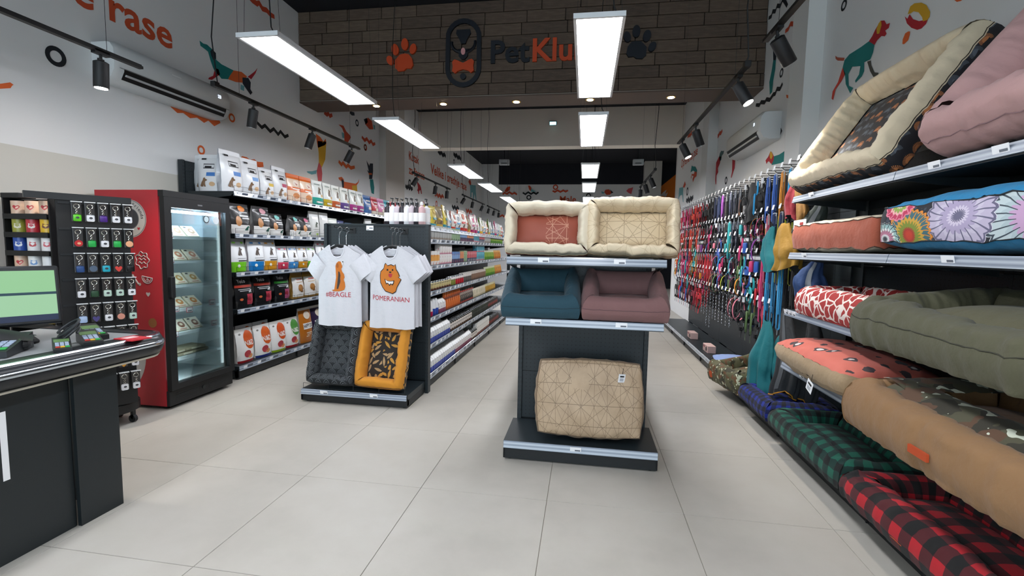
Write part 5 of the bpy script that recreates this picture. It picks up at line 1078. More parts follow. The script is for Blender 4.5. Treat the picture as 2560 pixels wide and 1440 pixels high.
# ================================================================ T-shirts on hangers
def shirt_y(x, z, hw=.212, seed=0):
    u = max(-1, min(1, x/hw)); return -.042*(1-u*u)**.5-.007*math.sin(u*6+seed+z*5)*(1-z/.8)-.004*math.sin(u*15+seed*2)*(1-z/.8)
SHW = FAB('#d9d8dc', '#cfced4', 90, .15, .8, .1)
def shirt(label, cx, cy, z0, rz, seed=0, prints=None):
    T = thing('t_shirt', label, 't-shirt', (cx, cy, z0), (0, 0, rz), 'white T-shirts on hangers')
    hw = .212; un = .36
    def ztop(u, fr):
        a = abs(u)
        if a >= un: return .735-(a-un)*.085/(1-un)
        return .735-(.115 if fr else .035)*math.sqrt(1-(a/un)**2)
    mb = MB()
    for fr in (1, 0):
        def f(p, v, fr=fr):
            u = -math.cos(math.pi*p) if fr else math.cos(math.pi*p)
            z = v*ztop(u, fr); wv = hw*(1+.03*(1-v)); y = shirt_y(u*hw, z, hw, seed)
            return (u*wv, y if fr else -y*.8, z+.006*math.sin(u*5+seed)*(1-v))
        mb.grid(f, 40, 26)
    body = mb.obj('body', SHW, T, True, ang=0)
    for s in (-1, 1):
        def g(p, v, s=s):
            t = 6.2832*p; c = V((.16, 0, .585)).lerp(V((.262, 0, .450)), v); d = V((.66, 0, -.75)); n = V((.75, 0, .66))
            hh = .115*(1-v)+.088*v; q = c+n*hh*math.cos(t)+V((0, 1, 0))*(.034-.008*v)*math.sin(t)*(1+.3*math.sin(3*t+seed))
            if v > .98: pass
            return (s*q.x, q.y, q.z)
        MB().grid(g, 24, 8, cu=True).obj('sleeve', SHW, T, True, ang=0)
    MB().tube([(u*hw, shirt_y(u*hw, ztop(u, 1), hw, seed)-.001, ztop(u, 1)-.004) for u in [un*(-1+2*i/16) for i in range(17)]], (.007, .003), 5, flat=(0, 0, 1)).obj('collar', SHW, T, True)
    MB().tube([(u*hw, -shirt_y(u*hw, ztop(u, 0), hw, seed)*.8, ztop(u, 0)-.004) for u in [un*(-1+2*i/12) for i in range(13)]], (.007, .003), 5, flat=(0, 0, 1)).obj('collar', SHW, T, True)
    MB().box(-.022, .022, .018, .019, .655, .69).obj('neck_label', P('#d5d5d8', .6), T)
    def fr(a, b, c=0): return (a, shirt_y(a, b, hw, seed)-.003-c, b)
    def pp(name, pts, col, c=0):
        # fan-subdivided print that follows the cloth
        bm = bmesh.new(); vs = [bm.verts.new((a, 0, b)) for a, b in pts]; bm.faces.new(vs); bmesh.ops.triangulate(bm, faces=bm.faces[:])
        bmesh.ops.subdivide_edges(bm, edges=bm.edges[:], cuts=2, use_grid_fill=True)
        bm.verts.index_update(); MB().add([fr(v.co.x, v.co.z, c) for v in bm.verts], [[v.index for v in f.verts] for f in bm.faces]).obj(name, P(col, .7), T, True); bm.free()
    if prints == 'beagle':
        K = lambda s_: [((float(p.split(',')[0])-285)/1000*1.25-.008, .455-(float(p.split(',')[1])-470)/1000*1.12) for p in s_.split()]
        pp('printed_dog', K('290,365 305,352 322,356 330,375 332,400 320,418 330,435 345,455 350,480 340,500 350,520 354,555 345,580 325,590 300,595 262,595 248,585 270,580 290,582 300,540 305,480 300,440 302,418 285,410 280,390'), '#c9701f')
        pp('printed_back', K('302,432 312,440 318,470 315,520 300,575 290,575 296,520 300,470'), '#3b3330', .0008)
        pp('printed_muzzle', K('322,356 338,350 342,362 338,378 330,385'), '#e8e4e0', .0008); pp('printed_nose', K('332,353 340,351 341,360 334,362'), '#1a1616', .0014)
        pp('printed_ear', K('286,372 300,368 306,390 300,408 288,400'), '#a85a18', .0009)
        text_obj('#BEAGLE', .062, P('#b82a38', .7), lambda a, b, c: fr(a+.005, b+.285), T, 0.)
    if prints == 'pomeranian':
        K = lambda s_: [((float(p.split(',')[0])-672)/1000*1.3, .44-(float(p.split(',')[1])-480)/1000*1.12) for p in s_.split()]
        o = '640,352 655,372 680,362 702,372 714,360 720,400 735,425 745,455 735,462 756,480 738,490 742,510 725,545 712,565 716,580 690,598 670,590 655,575 640,578 615,545 600,510 597,455 602,420 625,395 632,365'
        pp('printed_outline', K(o), '#2b1a12'); cx, cz = .0, .45
        pp('printed_dog', [(cx+(a-cx)*.93, cz+(b-cz)*.94) for a, b in K(o)], '#cc7620', .0008)
        pp('printed_chest', K('632,475 650,490 672,494 695,490 706,488 700,515 690,530 680,520 668,534 658,515 645,522'), '#2b1a12', .0014); pp('printed_chest_fur', K('640,484 655,495 672,498 692,495 698,498 692,514 685,518 678,512 668,522 658,508 648,512'), '#e9e6e4', .002)
        for x in (655, 692): pp('printed_eye', K('%d,400 %d,400 %d,414 %d,414' % (x-6, x+6, x+6, x-6)), '#241a18', .0014)
        pp('printed_nose', K('664,420 684,420 680,430 668,430'), '#1a1616', .0014); pp('printed_mouth', K('660,440 674,434 690,440 684,462 674,468 664,460'), '#b8323c', .0014)
        text_obj('POMERANIAN', .062, P('#b82a38', .7), lambda a, b, c: fr(a*.92, b+.265-a*.03), T, 0.)
    return T
def hanger(label, cx, cy, z, rz):
    T = thing('clothes_hanger', label, 'hanger', (cx, cy, z), (0, 0, rz), 'black hangers with chrome hooks')
    mb = MB(); mb.tube([(-.19, 0, -.085), (-.12, 0, -.045), (-.04, 0, -.008), (0, 0, 0), (.04, 0, -.008), (.12, 0, -.045), (.19, 0, -.085)], (.012, .005), 8, flat=(0, 0, 1)); mb.obj('shoulder_bar', BLACK, T, True)
    MB().tube([(-.17, 0, -.09), (.17, 0, -.09)], .004, 6).obj('cross_bar', BLACK, T)
    MB().tube([(0, 0, 0), (0, 0, .09), (.008, 0, .12), (.028, 0, .13), (.03, 0, .15), (.012, 0, .167), (-.008, 0, .158), (-.014, 0, .146)], .0028, 6).obj('hook', CHROME, T, True)
for cx, ys_, nm, sd in ((-2.19, (3.935, 4.06), 'beagle', 1), (-1.685, (3.925, 4.01, 4.10), 'pomeranian', 2)):
    for i, y in enumerate(ys_):
        rz = R(-3 if nm == 'beagle' else -4)
        if i == 0: lab = 'white T-shirt printed with %s' % ('a standing beagle and #BEAGLE' if nm == 'beagle' else 'an orange fluffy dog and POMERANIAN')
        else: lab = 'plain white T-shirt hanging %s behind the %s shirt' % (('directly', 'farthest')[i-1], nm)
        shirt(lab, cx+.0*i, y, .685, rz, sd+i*1.7, nm if i == 0 else None)
        hanger('black hanger of the %s shirt %s' % (('front', 'second', 'rear')[i], 'with the beagle' if nm == 'beagle' else 'with the fluffy dog'), cx, y, 1.414, rz)
# ================================================================ hook wall: leashes, harnesses, collars, chains, coats
hook_me = MB().tube([(0, 0, 0), (0, -.27, .0), (0, -.285, .012)], .0036, 5).tube([(0, 0, .04), (0, -.29, .045)], .0032, 5).box(-.03, .03, -.004, 0, -.012, .05).mesh('hook', BLACK)
htag_me = MB().box(-.022, .022, -.0015, 0, -.022, .022).mesh('price_tag', PAPER)
def hook(y, z, twin=True):
    h_ = link('hook', hook_me, PEGB, (9.0-y, 0, z)); link('price_tag', htag_me, h_, (0, -.292, .042), (R(-12), 0, 0)); return h_
CLIP = P('#b9bcc0', .25, .9)
def band(mb, pts, w=.011, t=.0018, mi=0): mb.tube(pts, (w, t), 6, mi=mi, flat=(1, 0, 0)); return mb
def band_e(mb, pts, w=.011, t=.0018, mi=0): mb.tube(pts, (w, t), 6, mi=mi, flat=(0, 1, 0)); return mb
def leash_me(L):
    mb = MB(); band(mb, [(0, -.012, -.02), (0, -.016, -L*.5), (0, -.012, -L), (0, 0, -L-.015), (0, .012, -L), (0, .016, -L*.5), (0, .012, -.02), (0, 0, -.005), (0, -.012, -.02)], .016, .002)
    band(mb, [(.016, -.008, -.03), (.018, -.01, -L*.8), (.017, 0, -L*.82), (.016, .008, -.03)], .010, .002)
    mb.box(-.022, .022, -.003, .003, -.10, .0, 1); mb.cyl((0, 0, -L-.015), (0, 0, -L-.06), .007, 8, mi=2); return mb.mesh('leash', [P('#222222', .7), P('#c9ccd0', .5), CLIP], True)
def collar_me(s):
    mb = MB(); n = 20
    mb.tube([(.0, math.sin(6.2832*i/n)*.055*s, -.115*s-math.cos(6.2832*i/n)*.095*s) for i in range(n)], (.011, .002), 6, closed=True, flat=(1, 0, 0))
    mb.box(-.014, .014, -.012, .012, -.225*s, -.19*s, 1); mb.box(-.018, .018, -.002, .002, -.05, .005, 2); mb.lathe([(.008, 0), (.008, .003)], 10, 3, 0, 0); return mb.mesh('collar', [P('#222222', .7), P('#14161a', .5), P('#d0d3d6', .5), CLIP], True)
def harness_me(s):
    mb = MB()
    mb.tube([(math.sin(6.2832*i/20)*.055*s, .012, -.085*s-math.cos(6.2832*i/20)*.08*s) for i in range(20)], (.004, .012), 6, closed=True)
    mb.tube([(math.sin(6.2832*i/20)*.075*s, -.012, -.22*s-math.cos(6.2832*i/20)*.10*s) for i in range(20)], (.004, .012), 6, closed=True)
    mb.rbox(-.035*s, .035*s, -.014, .006, -.20*s, -.12*s, .006); band(mb, [(0, 0, -.3*s), (.01, -.012, -.36*s), (-.005, -.01, -.40*s)], .012, .002)
    mb.box(-.014, .014, -.024, -.010, -.33*s, -.295*s, 1); mb.box(-.02, .02, -.003, .003, -.045, .01, 2); mb.cyl((0, -.02, -.13*s), (0, -.024, -.13*s), .012, 10, mi=1); return mb.mesh('harness', [P('#222222', .7), P('#101214', .5), P('#d0d3d6', .5)], True)
def chain_me(L):
    mb = MB(); z = -.02; k = 0
    while z > -L:
        mb.tube([((math.cos(a)*.007 if k % 2 else 0), (0 if k % 2 else math.cos(a)*.007), z-.012+math.sin(a)*.013) for a in (6.2832*i/8 for i in range(8))], .0024, 4, closed=True); z -= .02; k += 1
    band(mb, [(0, -.006, .0), (0, 0, -.03)], .008, .002, 1); return mb.mesh('chain', [P('#a9adb2', .25, .9), P('#15171a', .6)], True)
def card_me(w, h):
    mb = MB().rbox(-w/2, w/2, -.002, .002, -h, 0, .0015, seg=1); mb.rbox(-w*.35, w*.35, -.022, -.002, -h*.85, -h*.3, .008, 1); mb.box(-w*.45, w*.45, -.0026, -.002, -h*.22, -h*.06, 2); return mb.mesh('toy_card', [P('#30363c', .5), P('#aa5533', .5), P('#d9d9d9', .5)], True)
PR = {'leash': [leash_me(.30), leash_me(.42), leash_me(.62)], 'collar': [collar_me(1.), collar_me(1.25)], 'harness': [harness_me(.8), harness_me(1.05)], 'chain': [chain_me(.38), chain_me(.52)], 'card': [card_me(.075, .16), card_me(.09, .2)]}
COLN = {'#c2202e': 'red', '#d2452c': 'orange red', '#c9356e': 'pink', '#2f5fb0': 'blue', '#17181b': 'black', '#1c2a4e': 'navy', '#7a2f8a': 'purple', '#c9d32a': 'neon yellow', '#2aa3a8': 'turquoise', '#4f6a3a': 'olive green', '#d98a1e': 'amber', '#8d9096': 'grey', '#7a4a2c': 'brown', '#8d1f34': 'maroon', '#1f8fc4': 'sky blue', '#d9798c': 'rose', '#3a7a4a': 'green', '#a8864a': 'tan'}
cnt = {}
def hang(kind_, var, col, y, z, x=1.665, row='', i=0, rz=None):
    me = PR[kind_][var]; nm = {'card': 'toy_card'}.get(kind_, kind_)
    o = link(nm, me, None, (x, y, z-.006), (0, 0, R(-90)+(rz if rz is not None else random.uniform(-.35, .35))))
    if kind_ != 'chain': recolor(o, 1 if kind_ == 'card' else 0, FAB(col) if kind_ != 'card' else P(col, .5))
    cn = 'steel' if kind_ == 'chain' else COLN[col]
    tag(o, '%s %s on the %s, %s from the near end%s' % (cn, {'card': 'toy on a card'}.get(kind_, kind_), row, ordw(i), '' if x < 1.7 else (', behind another' if x < 1.8 else ', at the panel')), {'card': 'pet toy'}.get(kind_, kind_), '%ss on the hook wall' % {'card': 'carded toy'}.get(kind_, kind_))
rh = random.Random(8)
def hrow(z, ys_, rowname, pick):
    for i, y in enumerate(ys_):
        hook(y, z); k = pick(y, rh)
        if not k: continue
        for d, (kd, vr, c) in enumerate(k): hang(kd, vr, c, y, z, 1.655+.10*d, rowname, i)
        if y > 4.8: hang(rh.choice(['leash', 'collar', 'leash']), 0, rh.choice(DARK+['#7a4a2c', '#8d1f34']), y+.06, z-.02, 1.83, rowname, i)
def ys(a, b, st): return [a+st*i for i in range(int((b-a)/st)+1)]
REDS = ['#c2202e', '#d2452c', '#c9356e', '#c2202e', '#8d1f34']; DARK = ['#17181b', '#1c2a4e', '#17181b', '#8d9096', '#17181b']; MIX = ['#c9356e', '#2aa3a8', '#7a2f8a', '#c9d32a', '#d98a1e', '#2f5fb0', '#17181b', '#c2202e', '#4f6a3a', '#7a4a2c', '#d9798c']
def p_top(y, r):
    if y < 4.2: return [('leash', 0, r.choice(['#8d1f34', '#a8864a']))]
    if y < 4.75: return [('leash', 1, r.choice(['#c9356e', '#2f5fb0', '#1f8fc4', '#d98a1e'])), ('leash', 1, '#17181b')]
    if y < 5.4: return [('harness', 1, r.choice(['#1f8fc4', '#c9d32a', '#17181b'])), ('harness', 1, '#17181b')]
    if y < 6.6: return [('leash', 0, r.choice(['#1c2a4e', '#17181b', '#7a2f8a', '#1c2a4e'])), ('leash', 0, '#17181b')]
    if y < 7.2: return [('harness', 1, r.choice(DARK)), ('collar', 1, '#8d9096')]
    return [('harness', 1, r.choice(REDS)), ('harness', 0, r.choice(REDS))]
hrow(2.13, ys(4.05, 8.9, .16), 'top hook row', p_top)
def p_2(y, r):
    if y < 4.3: return None
    if y < 4.75: return [('leash', 2, r.choice(['#c9356e', '#d9798c', '#17181b', '#c9356e', '#1c2a4e'])), ('leash', 2, '#c9d32a')]
    if y < 5.5: return [(r.choice(['card', 'collar', 'card']), r.choice([0, 1]), r.choice(MIX)), ('collar', 1, r.choice(MIX))]
    if y < 6.3: return [('leash', 1, r.choice(['#1c2a4e', '#17181b', '#2aa3a8'])), ('collar', 1, '#17181b')]
    if y < 7.3: return [(r.choice(['leash', 'collar', 'harness']), 1, r.choice(['#17181b', '#c9356e', '#c2202e', '#8d9096', '#17181b'])), ('harness', 0, '#17181b')]
    return [(r.choice(['harness', 'leash']), 1, r.choice(['#c2202e', '#d2452c', '#3a7a4a', '#17181b'])), ('leash', 1, '#c2202e')]
hrow(1.78, ys(4.35, 8.9, .145), 'second hook row', p_2)
def p_3(y, r):
    if y < 4.75: return [('leash', 2, r.choice(['#2f5fb0', '#c9356e', '#d98a1e', '#7a4a2c', '#1f8fc4'])), ('leash', 2, '#17181b')]
    if y < 5.5: return [(r.choice(['harness', 'card', 'harness', 'collar']), 1, r.choice(MIX)), ('harness', 0, r.choice(['#17181b', '#7a4a2c']))]
    if y < 6.3: return [(r.choice(['leash', 'collar', 'harness']), 1, r.choice(['#c9d32a', '#7a2f8a', '#2aa3a8', '#1f8fc4', '#c9356e'])), ('leash', 0, '#17181b')]
    if y < 7.3: return [('leash', 1, r.choice(['#c2202e', '#d2452c', '#c2202e', '#17181b'])), ('harness', 0, '#17181b')]
    return [(r.choice(['harness', 'leash']), 1, r.choice(['#c9356e', '#d98a1e', '#c2202e', '#7a2f8a', '#2aa3a8'])), ('harness', 1, '#c2202e')]
hrow(1.40, ys(4.28, 8.9, .14), 'third hook row', p_3)
def p_4(y, r):
    if y < 4.7: return [('leash', 1, r.choice(['#c2202e', '#7a4a2c', '#17181b', '#a8864a']))]
    if y < 5.6: return [(r.choice(['harness', 'collar', 'harness']), 1, r.choice(['#17181b', '#c2202e', '#4f6a3a', '#d9798c'])), ('collar', 1, '#17181b')]
    if y < 7.0: return [('chain', r.choice([0, 1]), '#8d9096'), ('collar', 1, '#17181b')]
    return [('harness', 1, r.choice(['#d98a1e', '#c2202e', '#2f5fb0', '#8d1f34', '#17181b'])), ('harness', 0, '#c2202e')]
hrow(.95, ys(4.45, 8.9, .145), 'lower hook row', p_4)
def p_5(y, r):
    if y < 4.8: return None
    return [(r.choice(['card', 'collar', 'card', 'collar', 'harness']), r.choice([0, 1]), r.choice(MIX if y < 6.4 else REDS+DARK+MIX)), ('collar', 0, r.choice(DARK))]
hrow(1.585, ys(4.86, 8.9, .17), 'upper middle row', p_5)
hrow(1.17, ys(4.82, 8.9, .17), 'lower middle row', p_5)
# small pink boxes standing on the deck
for i, y in enumerate((6.25, 7.2)):
    t = thing('toy_box', 'small pink box with black emblem on the base deck, %s one' % ('nearer', 'farther')[i], 'box', (1.62, y, .137), (0, 0, R(-90)))
    MB().rbox(-.12, .12, -.05, .05, 0, .09, .003).obj('carton', P('#d3b3ae', .6), t); MB().lathe([(.028, 0), (.028, .002)], 14).obj('emblem', P('#1c1a1c', .6), t, loc=(.05, -.0505, .045), rot=(R(90), 0, 0)); MB().box(-.1, -.02, -.0515, -.0505, .05, .075).obj('print', P('#9c5a5e', .6), t)
# coats
def coat(label, loc, rz, w, h, col, trim=None, seed=0, stripe=None, dep=.05, lean=0.):
    T = thing('dog_coat', label, 'dog coat', loc, (0, 0, rz), 'dog coats hanging by the bed shelves')
    m = FAB(col, None, 60, .2, .7)
    def f(u, v):
        t = 6.2832*u; p = .28+.72*min(1, v*1.6)**.8 if v < .75 else 1-.35*(v-.75)
        fo = 1+.3*math.sin(6*t+seed)*v+.16*math.sin(11*t+seed*2)*v+.15*N3(math.cos(t)*3, v*5, seed)
        p *= 1+.10*math.sin(v*13+seed*1.7)*v
        return (math.cos(t)*w/2*p*(.7+.3*fo)+lean*v*v+.03*math.sin(v*5+seed), math.sin(t)*dep*p*fo, -h*v+.02*N3(math.cos(t), v*6, seed)-.03*math.cos(t*2+seed)*v)
    MB().grid(f, 40, 24, cu=True).obj('shell', m, T, True, ang=0)
    MB().add([f(i/40, 1) for i in range(40)], [tuple(range(40))]).obj('lining', P('#15171a', .9), T)
    if trim: MB().tube([f(i/40, 1) for i in range(40)], .005, 6, closed=True).obj('edge_trim', P(trim, .6), T, True)
    if stripe: MB().grid(lambda u, v: V(f(.70+u*.06, .05+v*.9))+V((0, -.003, 0)), 3, 16).obj('reflective_stripe', P(stripe, .5), T, True)
    MB().cyl((0, 0, -.01), (0, 0, .03), .006, 8).obj('hanging_loop', BLACK, T)
    return T
coat('long teal raincoat hanging lowest over the base deck', (1.55, 4.27, .84), R(-70), .27, .62, '#0f6e74', None, 1, dep=.06)
coat('second teal raincoat behind the long one', (1.66, 4.12, .82), R(-60), .22, .50, '#0f6e74', None, 2, dep=.04)
coat('teal raincoat sleeve bundle hanging in the middle by the straps', (1.58, 4.33, 1.64), R(-75), .2, .36, '#12767c', None, 3, dep=.05)
coat('mustard yellow raincoat hanging next to the salmon bed', (1.58, 4.02, 1.66), R(-70), .26, .36, '#8f6a14', None, 4, dep=.06)
coat('grey fleece coat with orange edge hanging low by the leopard cushion', (1.60, 3.93, .98), R(-62), .22, .68, '#2e3032', '#c98a1e', 5, '#5a5d60', dep=.05)
coat('dark fleece coat with orange edge behind the grey one', (1.74, 3.86, .98), R(-62), .2, .72, '#1f2123', '#c98a1e', 6, dep=.05)
coat('shiny maroon coat hanging from the top hooks', (1.63, 4.02, 2.12), R(-70), .15, .42, '#7c1524', None, 7, dep=.05)
coat('dark green fleece coat with grey stripe under the top bed shelf', (1.68, 3.80, 1.79), R(-20), .22, .34, '#1e2b28', None, 8, '#8d9296', dep=.04)
coat('blue fleece coat with grey stripe under the second bed shelf', (1.70, 3.79, 1.37), R(-20), .24, .36, '#23406e', None, 9, '#7d848c', dep=.05)
coat('leopard brown coat strip between maroon and green coats', (1.60, 3.87, 2.0), R(-70), .08, .36, '#8a6228', None, 10, dep=.03)
coat('black padded coat hanging from the top hooks', (1.66, 5.05, 2.12), R(-80), .3, .40, '#121315', None, 11, dep=.05)
# ================================================================ fridge
T = thing('display_fridge', 'tall black glass-door fridge with red side panel', 'fridge', (-3.44, 3.70, 0), (0, 0, R(90)))   # local x along the wall, front -y
w, h, d = .355, 1.835, .60
RED_ = P('#ad2530', .4)
MB().box(-w-.001, -w+.03, 0, d, .03, h).obj('side_panel', RED_, T); MB().box(w-.03, w, 0, d, .03, h-.05).obj('side_panel', BLACK, T)
MB().box(-w+.03, w-.03, d-.03, d, .1, h-.05).obj('back_wall', P('#d9e3e6', .4), T)
for x in (-w+.03, w-.045): MB().box(x, x+.015, .03, d-.03, .2, h-.1).obj('inner_liner', P('#dfe8ea', .4), T)
MB().box(-w+.03, w, 0, d, h-.05, h).box(-w, w, -.05, 0, h-.05, h).obj('top_panel', BLACK, T); MB().rbox(-w, w, -.03, d, .03, .16, .006).obj('base_grille', BLACK, T)
for i in range(5): MB().box(-w+.06, -.06, -.032, -.029, .06+i*.016, .066+i*.016).obj('grille_slot', CHARD, T); MB().box(.06, w-.06, -.032, -.029, .06+i*.016, .066+i*.016).obj('grille_slot', CHARD, T)
MB().cyl((0, -.028, .1), (0, -.036, .1), .018, 12).obj('lock', CHARD, T)
for x in (-w+.06, w-.06):
    for y in (.06, d-.06): MB().cyl((x, y, 0), (x, y, .03), .02, 10).obj('foot', BLACK, T)
D = MB().box(-w, w, -.055, -.012, h-.135, h-.052).box(-w, w, -.055, -.012, .165, .215).box(-w, -w+.065, -.055, -.012, .215, h-.135).box(w-.055, w, -.055, -.012, .215, h-.135).obj('door_frame', BLACK, T)
MB().box(-w+.065, w-.055, -.036, -.03, .215, h-.135).obj('glass_pane', GLASS('#e8f2f4', .05, 'fridge_glass'), D)
MB().rbox(-w+.012, -w+.05, -.085, -.05, .95, 1.13, .008).obj('handle', BLACK, D); MB().box(-.02, .03, -.0565, -.055, h-.1, h-.088).obj('maker_mark', P('#8d9094', .3, .8), D)
MB().box(-w+.07, w-.06, .03, .05, h-.17, h-.15).obj('light_tube', EM('#cfe8ff', 90, 'fridge_light'), T)
MB().box(w-.075, w-.056, .012, .022, .25, h-.2).obj('side_light', EM('#e4f2f5', 2.5, 'fridge_side_light'), T)
MB().box(-w+.046, -w+.06, .012, .03, .25, h-.2).obj('side_light', EM('#e4f2f5', 90, 'fridge_side_light'), T)  # added strong strip, hidden behind the door frame, to brighten the interior
FZ = [1.46, 1.25, 1.04, .83, .62, .40]
for z in FZ: MB().box(-w+.045, w-.045, .04, d-.04, z-.008, z).box(-w+.045, w-.045, .036, .04, z-.02, z+.004).obj('shelf', P('#cfdde2', .35), T)
MB().box(-w+.045, w-.045, .02, d-.04, .205, .215).obj('floor_pan', P('#c9d6da', .4), T)
# round stickers on the glass and side
MB().lathe([(.034, 0), (.034, .001)], 24).obj('glass_sticker', P('#20262a', .5), D, loc=(.09, -.0365, h-.21), rot=(R(90), 0, 0)); MB().lathe([(.026, 0), (.026, .001)], 24).obj('glass_sticker', P('#c9dde2', .5), D, loc=(.09, -.0372, h-.21), rot=(R(90), 0, 0))
MB().lathe([(.034, 0), (.034, .001)], 24).obj('glass_sticker', P('#d5dde0', .5), D, loc=(.20, -.0365, h-.215), rot=(R(90), 0, 0))
def sf(y0, z0): return lambda a, b, c=0: (-w-.0018-c, y0-a, z0+b)
STK = P('#bdb9b5', .6)
def disc(y0, z0, r, m, c=0., r2=0.):
    n = 36; f = sf(y0, z0); A = [f(r*math.cos(6.2832*i/n), r*math.sin(6.2832*i/n), c) for i in range(n)]
    if r2: B = [f(r2*math.cos(6.2832*i/n), r2*math.sin(6.2832*i/n), c) for i in range(n)]; MB().add(A+B, [(i, (i+1) % n, n+(i+1) % n, n+i) for i in range(n)]).obj('side_sticker', m, T)
    else: MB().add(A, [tuple(range(n))]).obj('side_sticker', m, T)
disc(.27, 1.60, .155, STK); disc(.27, 1.60, .15, P('#3a3a3e', .6), .0004, .146); disc(.27, 1.60, .085, P('#55565c', .6), .0004); disc(.27, 1.60, .078, P('#3a3b40', .6), .0008)
f0 = sf(.27, 1.60)
for i, ch in enumerate('Far Friends'):
    a = R(118-i*11.5)
    if ch != ' ':
        vs, fs_ = text_mesh(ch, .042, .01); MB().add([f0(.118*math.cos(a)+p[0]*math.sin(a)+p[1]*math.cos(a), .118*math.sin(a)-p[0]*math.cos(a)+p[1]*math.sin(a), .0008) for p in vs], fs_).obj('lettering', P('#2a2a2e', .6), T)
def heart(y0, z0, s, m): MB().add([sf(y0, z0)(a*s, b*s, .0012) for a, b in ((0, -1), (.6, -.4), (.95, .2), (.75, .65), (.35, .7), (0, .35), (-.35, .7), (-.75, .65), (-.95, .2), (-.6, -.4))], [tuple(range(10))]).obj('side_sticker', m, T)
heart(.19, 1.52, .014, P('#b5303c', .6)); heart(.13, .98, .022, STK)
f1 = sf(.17, 1.26); n = 40
MB().tube([f1((.06+.008*math.cos(7*t))*math.cos(t), (.065+.008*math.cos(7*t))*math.sin(t), .001) for t in (6.2832*i/n for i in range(n))], .004, 4, closed=True).obj('side_sticker', STK, T)
for dz in (-.02, .01, .035): MB().tube([f1(-.035+.01*i, dz+.008*math.sin(i*1.6), .001) for i in range(8)], .0035, 4).obj('side_sticker', STK, T)
f2 = sf(.13, 1.10)
MB().tube([f2(.05*math.cos(t), .05*math.sin(t)+.02, .001) for t in (math.pi+math.pi*i/14-.15 for i in range(15))]+[f2(-.05, .03, .001)], .0035, 4).obj('side_sticker', STK, T)
MB().tube([f2(.035*math.cos(t), .035*math.sin(t)+.016, .001) for t in (math.pi+math.pi*i/14-.15 for i in range(15))], .0025, 4).obj('side_sticker', STK, T)
for a in (-.02, 0, .02): MB().tube([f2(0, .012, .001), f2(a, -.016, .001)], .002, 4).obj('side_sticker', STK, T)
f3 = sf(.235, 1.09)
MB().tube([f3(-.03, .04, .001), f3(.02, -.03, .001)], .006, 4).obj('side_sticker', STK, T); disc(.205, 1.06, .012, STK, .001); disc(.268, 1.13, .012, STK, .001)
disc(.10, .74, .04, P('#8d5a30', .6), .001)
# big round print low on the red side
n = 30; fbig = sf(.55, .46); MB().add([fbig(.37*math.cos(R(-90)+math.pi*i/n), .37*math.sin(R(-90)+math.pi*i/n), .0005) for i in range(n+1)], [tuple(range(n+1))]).obj('side_sticker', P('#b9b5b2', .6), T)
# raw food packs
def fpack(x, y, z, tilt, pic, label, sz=.066):
    t = thing('food_pack', label, 'food pack', (-3.44-y, 3.70+x, z), (0, 0, R(90)), 'raw food packs in the fridge'); t.rotation_euler = (R(-tilt), 0, R(90))
    MB().rbox(-sz, sz, -.012, .012, 0, sz*1.9, .004).obj('tray', P('#c9bfa6', .35), t); MB().box(-sz*.92, sz*.92, -.0135, -.012, .006, sz*1.8).obj('card_sleeve', P('#ddd6c6', .5), t)
    MB().lathe([(sz*.5, 0), (sz*.5, .001)], 18).obj('meat_picture', P(pic, .5), t, loc=(.01, -.0136, sz*.95), rot=(R(90), 0, 0)); MB().lathe([(sz*.22, 0), (sz*.22, .0014)], 12).obj('meat_picture', P('#d9cdb4', .5), t, loc=(.01, -.0136, sz*1.0), rot=(R(90), 0, 0)); MB().box(-sz*.7, -sz*.3, -.0142, -.0135, sz*1.5, sz*1.7).obj('print', P('#1c2226', .5), t)
    MB().box(-sz*.5, sz*.6, -.0142, -.0135, sz*.18, sz*.28).obj('print', P('#a8573a', .5), t)
def ftag(x, z, label):
    t = thing('price_card', label, 'price card', (-3.44-.03, 3.70+x, z), (0, 0, R(90)), 'red framed price cards in the fridge')
    MB().box(-.033, .033, -.002, 0, -.024, .024).obj('border', P('#a51f2c', .5), t); MB().box(-.029, .029, -.003, -.002, -.019, .020).obj('card', PAPER, t); MB().box(-.02, .02, -.0034, -.003, -.012, -.004).obj('print', P('#5a5f66', .6), t)
nm = ('top', 'second', 'third', 'fourth', 'fifth')
for k, z in enumerate(FZ[:5]):
    for i, x in enumerate((-.215, -.06, .09)):
        fpack(x, .10+.03*(i == 0), z+.001, 42 if k != 3 else 48, ('#8d6a4c', '#b06a4a', '#b58a4e', '#c07a3e', '#7a4a34')[k], 'wrapped raw food pack, %s from the left on the %s fridge shelf' % (ordw(i), nm[k]))
for x, z, l in ((-.23, 1.475, 'top left'), (-.23, 1.262, 'second left'), (-.23, 1.052, 'third left'), (-.20, .84, 'fourth left'), (-.06, .815, 'fourth middle'), (.20, .855, 'fourth right'), (.215, .655, 'fifth right'), (-.22, .62, 'fifth left')): ftag(x, z, 'white price card with red frame, %s in the fridge' % l)
for i in range(3):
    t = thing('frozen_slab', 'flat pale frozen slab, %s in the lowest fridge pile' % ('bottom', 'left upper', 'right upper')[i], 'food pack', (-3.44-.17, 3.70+(-.04, -.13, .06)[i], .402+(0, .032, .033)[i]), (0, 0, R(90)+(.0, .1, -.08)[i]))
    MB().rbox(-(.24, .09, .11)[i], (.24, .09, .11)[i], -.09, .09, 0, .03, .01).obj('slab', P('#8d846c', .6), t, True); MB().box(-.05, .05, -.0915, -.09, .008, .022).obj('print', P('#c9c2ae', .6), t)
